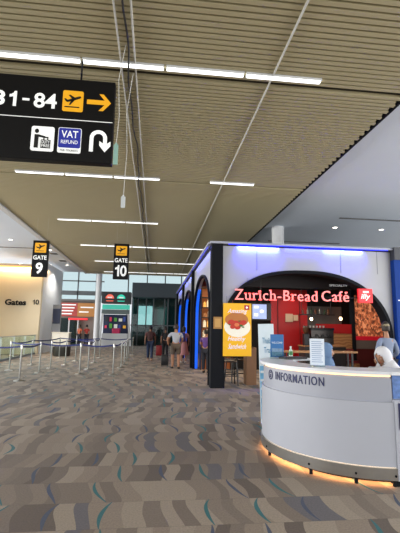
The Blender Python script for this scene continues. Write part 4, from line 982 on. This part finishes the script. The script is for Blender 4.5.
# cream gates wall
struct(MB().box(-9.0, -6.55, 24, 24.3, 0, 5.0).done('wall_left', M_cream))
struct(MB().box(-6.65, -6.55, 24.31, 29.2, 0, 5.4).done('wall_left', M_white))
struct(MB().box(-9.05, -9.0, 20.5, 24.3, 0, 5.0).done('wall_left', M_cream)).name = 'wall_left'
gt = empty('gates_lettering', (0, 23.99, 0), 'dark lettering Gates 10 on the cream wall', 'sign')
text('lettering', 'Gates', -8.50, -7.33, 2.74, 3.08, 0, M_signblk, gt, .02, .035); one(-6.98, -6.86, 2.80, 3.09, 0, M_signblk, gt, .02); text('lettering', '0', -6.82, -6.62, 2.80, 3.09, 0, M_signblk, gt, .02, .02)
cv = MB().box(-9.0, -6.5, 23.72, 23.78, 4.98, 5.1).done('trim_4', mat('cove_trim', (210, 190, 160), .6)); struct(cv)
lamp_area('cove_light', (-7.75, 23.85, 5.0), 2.4, 75, (1, .68, .34), (math.radians(12), 0, 0), .05)
lamp_area('cove_light', (-6.35, 24.6, 5.0), .06, 20, (1, .66, .32), (0, 0, 0), 1.8)
struct(MB().box(-9.0, -6.45, 23.74, 23.8, 4.9, 4.98).done('trim_5', mat('warm_cove_led', (255, 190, 110), .5, emit=(255, 180, 100), es=1.6)))
# departure screens by the wall edge
ds = empty('flight_screen', (-5.95, 25.6, 0), 'dark upright flight information screen beside the cream wall', 'screen')
MB().box(-.25, .25, -.08, .08, 0, 2.9).done('pylon', mat('grey_pylon', (150, 154, 160), .5), ds)
MB().bbox(-.22, .22, -.13, -.08, 1.75, 2.65, .01).done('screen_panel', mat('dark_blue_screen', (32, 42, 74), .3), ds)
# white counter and dark bin drum
wc = empty('boarding_counter', (-5.2, 24.0, 0), 'white boarding counter beyond the queue belts', 'counter')
MB().bbox(-.5, .42, -.3, .3, .42, 1.22, .02).done('counter_body', mat('warm_white_counter', (246, 240, 226), .5), wc)
MB().bbox(-.53, .45, -.33, .33, 1.22, 1.26, .01).done('counter_top', mat('warm_white', (232, 224, 206), .4), wc)
MB().box(-.42, .36, -.22, .22, 0, .42).done('counter_base', M_dark, wc)
db = empty('round_planter', (-4.95, 22.95, 0), 'low round dark drum standing in front of the white counter', 'planter')
MB().lathe([(.42, 0), (.46, .05), (.46, .5), (.40, .52), (.40, .46), (.01, .46)], n=28).done('drum', mat('dark_drum', (62, 60, 56), .6), db, True)

# ------------------------------------------------------------------ far end
M_mull = mat('grey_mullion', (96, 102, 106), .5)
for i, (x0, x1, z0, z1) in enumerate(((-12, -4.6, 3.85, 7.2), (-4.6, 2.6, 4.7, 7.2))):
    struct(MB().box(x0, x1, 37.0, 37.03, z0, z1).done('window_%d' % (i+1), M_glass))
g = MB()
for x in (-11, -9.8, -8.4, -6.9, -5.3, -2.45, -.75, .9, 2.4): g.box(x-.05, x+.05, 36.8, 36.95, 3.8 if x < -4 else 0, 7.2)
for z in (4.6,): g.box(-12, -4.6, 36.8, 36.95, z-.22, z+.16).box(-12, -4.6, 36.8, 36.95, 5.6, 5.7)
g.box(-12, 2.6, 36.8, 36.95, 7.1, 7.4); g.box(-2.1, 2.6, 36.78, 36.95, 1.75, 1.85)
struct(g.done('trim_6', M_mull))
struct(MB().box(-14, 6, 29.4, 38, 7.4, 7.6).done('ceiling_far', mat('grey_blue_ceiling', (150, 158, 166), .7)))
struct(MB().box(-14, 6, 29.4, 29.5, 5.5, 7.5).done('wall_header', M_white)).name = 'wall_header'
tag(MB().lathe([(.24, 0), (.24, 7.4)], -4.75, 34.5, 28).done('round_column', M_white, smooth=True), 'tall round white column between the far shop and food kiosk', 'column')
# left far shop
s1 = empty('far_shop', (-7.2, 36, 0), 'far shop with orange red sign band and pale glass doors', 'shop')
MB().box(-1.9, 2.1, .5, .6, 0, 3.9).done('shop_wall', mat('dark_brown_shop', (150, 138, 130), .7), s1)
MB().box(-1.9, 2.1, -.1, .5, 3.75, 3.95).done('fascia', mat('grey_fascia', (110, 108, 106), .6), s1)
MB().box(-1.9, -.95, -.12, .0, 2.55, 3.62).done('sign_band', mat('tan_sign', (196, 150, 96), .5), s1)
MB().box(-.95, .55, -.12, .0, 2.45, 3.62).done('sign_band', mat('red_sign', (186, 66, 60), .5), s1)
MB().box(.55, 2.1, -.12, .0, 2.45, 3.62).done('sign_band', mat('orange_sign', (196, 134, 70), .5), s1)
g = MB()
for k in range(4): g.box(-.8, .4-.1*k, -.14, -.12, 3.4-k*.26, 3.5-k*.26)
g.box(.8, 1.9, -.14, -.12, 3.2, 3.3).box(.7, 1.5, -.14, -.12, 2.8, 2.9).done('sign_lettering', M_wht, s1)
tag(MB().box(-.15, 1.45, -.2, -.1, 2.16, 2.32).done('neon_header', mat('red_neon', (230, 40, 50), .4, emit=(240, 40, 50), es=1.0), s1), 'red lit strip')
for x in (-1.6, -.85, -.1, .65): MB().box(x-.05, x+.05, -.1, .0, 0, 2.3).done('door_post', M_white, s1)
for x in (-1.55, -.8, -.05): MB().box(x, x+.65, -.03, -.02, .05, 2.3).done('glass_pane', M_dglass, s1)
person('person', (-5.65, 35.2, 0), .4, 'person in a red patterned top standing before the far shop, left one', {}, mat('red_orange_top', (190, 70, 60), .8), mat('dark_trousers', (34, 34, 44)), M_skin, M_hair, mat('black_shoes', (34, 32, 34)))
person('person', (-6.2, 35.0, 0), 2.6, 'person in an orange top standing before the far shop', {}, mat('orange_top', (196, 96, 60), .8), mat('dark_trousers', (34, 34, 44)), M_skin2, M_hair, mat('black_shoes', (34, 32, 34)))
bpy.data.objects['far_shop']
# food kiosk
fk = empty('food_kiosk', (-3.35, 35.6, 0), 'food kiosk with dark fascia, orange and green round signs and teal band', 'kiosk')
MB().box(-1.25, 1.25, -.1, 1.3, 3.65, 4.65).done('fascia', mat('dark_grey_fascia', (58, 62, 66), .5), fk)
def dome(x, c1, nm):
    m_ = mat(nm, c1, .4, emit=c1, es=.7)
    d = MB().plate([(x+.36*math.cos(math.radians(a_)), 4.06+.36*math.sin(math.radians(a_))) for a_ in range(0, 181, 12)], -.1, .04).plate([(x-.34, 3.88), (x+.34, 3.88), (x+.26, 3.80), (x-.26, 3.80)], -.1, .04).done('round_sign', m_, fk)
    MB().box(x-.2, x+.2, -.15, -.14, 4.1, 4.2).done('sign_mark', M_wht, d)
    return d
dome(-.55, (240, 110, 90), 'coral_round'); dome(.42, (50, 200, 170), 'green_round')
MB().box(-1.15, 1.2, -.15, -.05, 3.12, 3.52).done('teal_band', mat('teal_light_band', (70, 190, 170), .4, emit=(70, 200, 175), es=.45, var=.25, scale=6), fk)
MB().box(-1.2, 1.2, -.1, .0, 2.7, 3.1).done('lower_fascia', mat('grey_green_fascia', (110, 124, 124), .5), fk)
MB().box(-1.15, 1.15, 1.1, 1.2, 0, 2.7).done('back_wall', mat('navy_back_wall', (46, 56, 92), .6), fk)
cols = [(210, 60, 90), (90, 160, 70), (220, 220, 215), (60, 80, 150), (240, 180, 60), (40, 44, 50)]
for k in range(10): MB().box(-1.0+k % 5*.4, -.82+k % 5*.4+.06*(k % 3), 1.02, 1.08, 1.5+k//5*.6, 1.75+k//5*.62+.05*(k*3 % 4)).done('menu_picture', mat('menu%d' % (k*7 % 6), cols[k*7 % 6], .5, emit=cols[k*7 % 6], es=.35), fk)
MB().bbox(-1.1, 1.1, -.05, .5, 0, 1.05, .02).done('counter', M_white, fk)
tag(MB().bbox(-.25, .45, -.0, .4, 1.05, 1.5, .06).done('pink_display', mat('pink_display', (206, 40, 96), .4), fk), 'pink rounded display on the counter')
for s_, nm in ((-1, 'a'), (1, 'b')):
    MB().prism([(s_*1.22, 0), (s_*1.45, 0), (s_*1.18, 2.75), (s_*1.02, 2.75)], lambda u, v: (u, -.12, v), lambda u, v: (u, .1, v)).done('slanted_post', M_white, fk)
# grey bulkhead and dark glazed shop front on the right
struct(MB().box(-2.0, 2.6, 35.4, 37.6, 4.25, 5.5).done('trim_7', mat('dark_bulkhead', (66, 76, 84), .6)))
struct(MB().box(-2.0, 5.6, 38.2, 38.4, 0, 5.5).done('wall_far', mat('dark_teal_wall', (108, 130, 132), .6)))
struct(MB().box(-2.0, 1.9, 36.9, 36.92, 0, 4.3).done('window_3', M_dglass))
g = MB()
for x in (-2.0, -1.5, -.1, 1.2, 1.9): g.box(x-.05, x+.05, 36.7, 36.88, 0, 4.3)
struct(g.done('trim_8', M_mull))
tag(MB().box(-1.5, -.2, 38.08, 38.19, 1.85, 3.6).done('lit_screen', mat('pale_teal_screen', (215, 228, 226), .4, emit=(224, 228, 228), es=3.0, var=.25, scale=3)), 'bright pale teal screen behind the dark far glazing', 'screen')
tag(MB().box(.3, 1.15, 38.08, 38.19, 1.9, 3.5).done('teal_poster', mat('teal_poster', (60, 110, 106), .4, emit=(60, 120, 112), es=.8, var=.4, scale=3)), 'dim teal poster behind the dark far glazing', 'poster')
tag(MB().bbox(-1.9, -.2, 37.2, 37.6, 0, 1.0, .03).done('pale_counter', mat('pale_green_grey', (150, 166, 162), .5)), 'pale low counter behind the far glazing', 'counter')
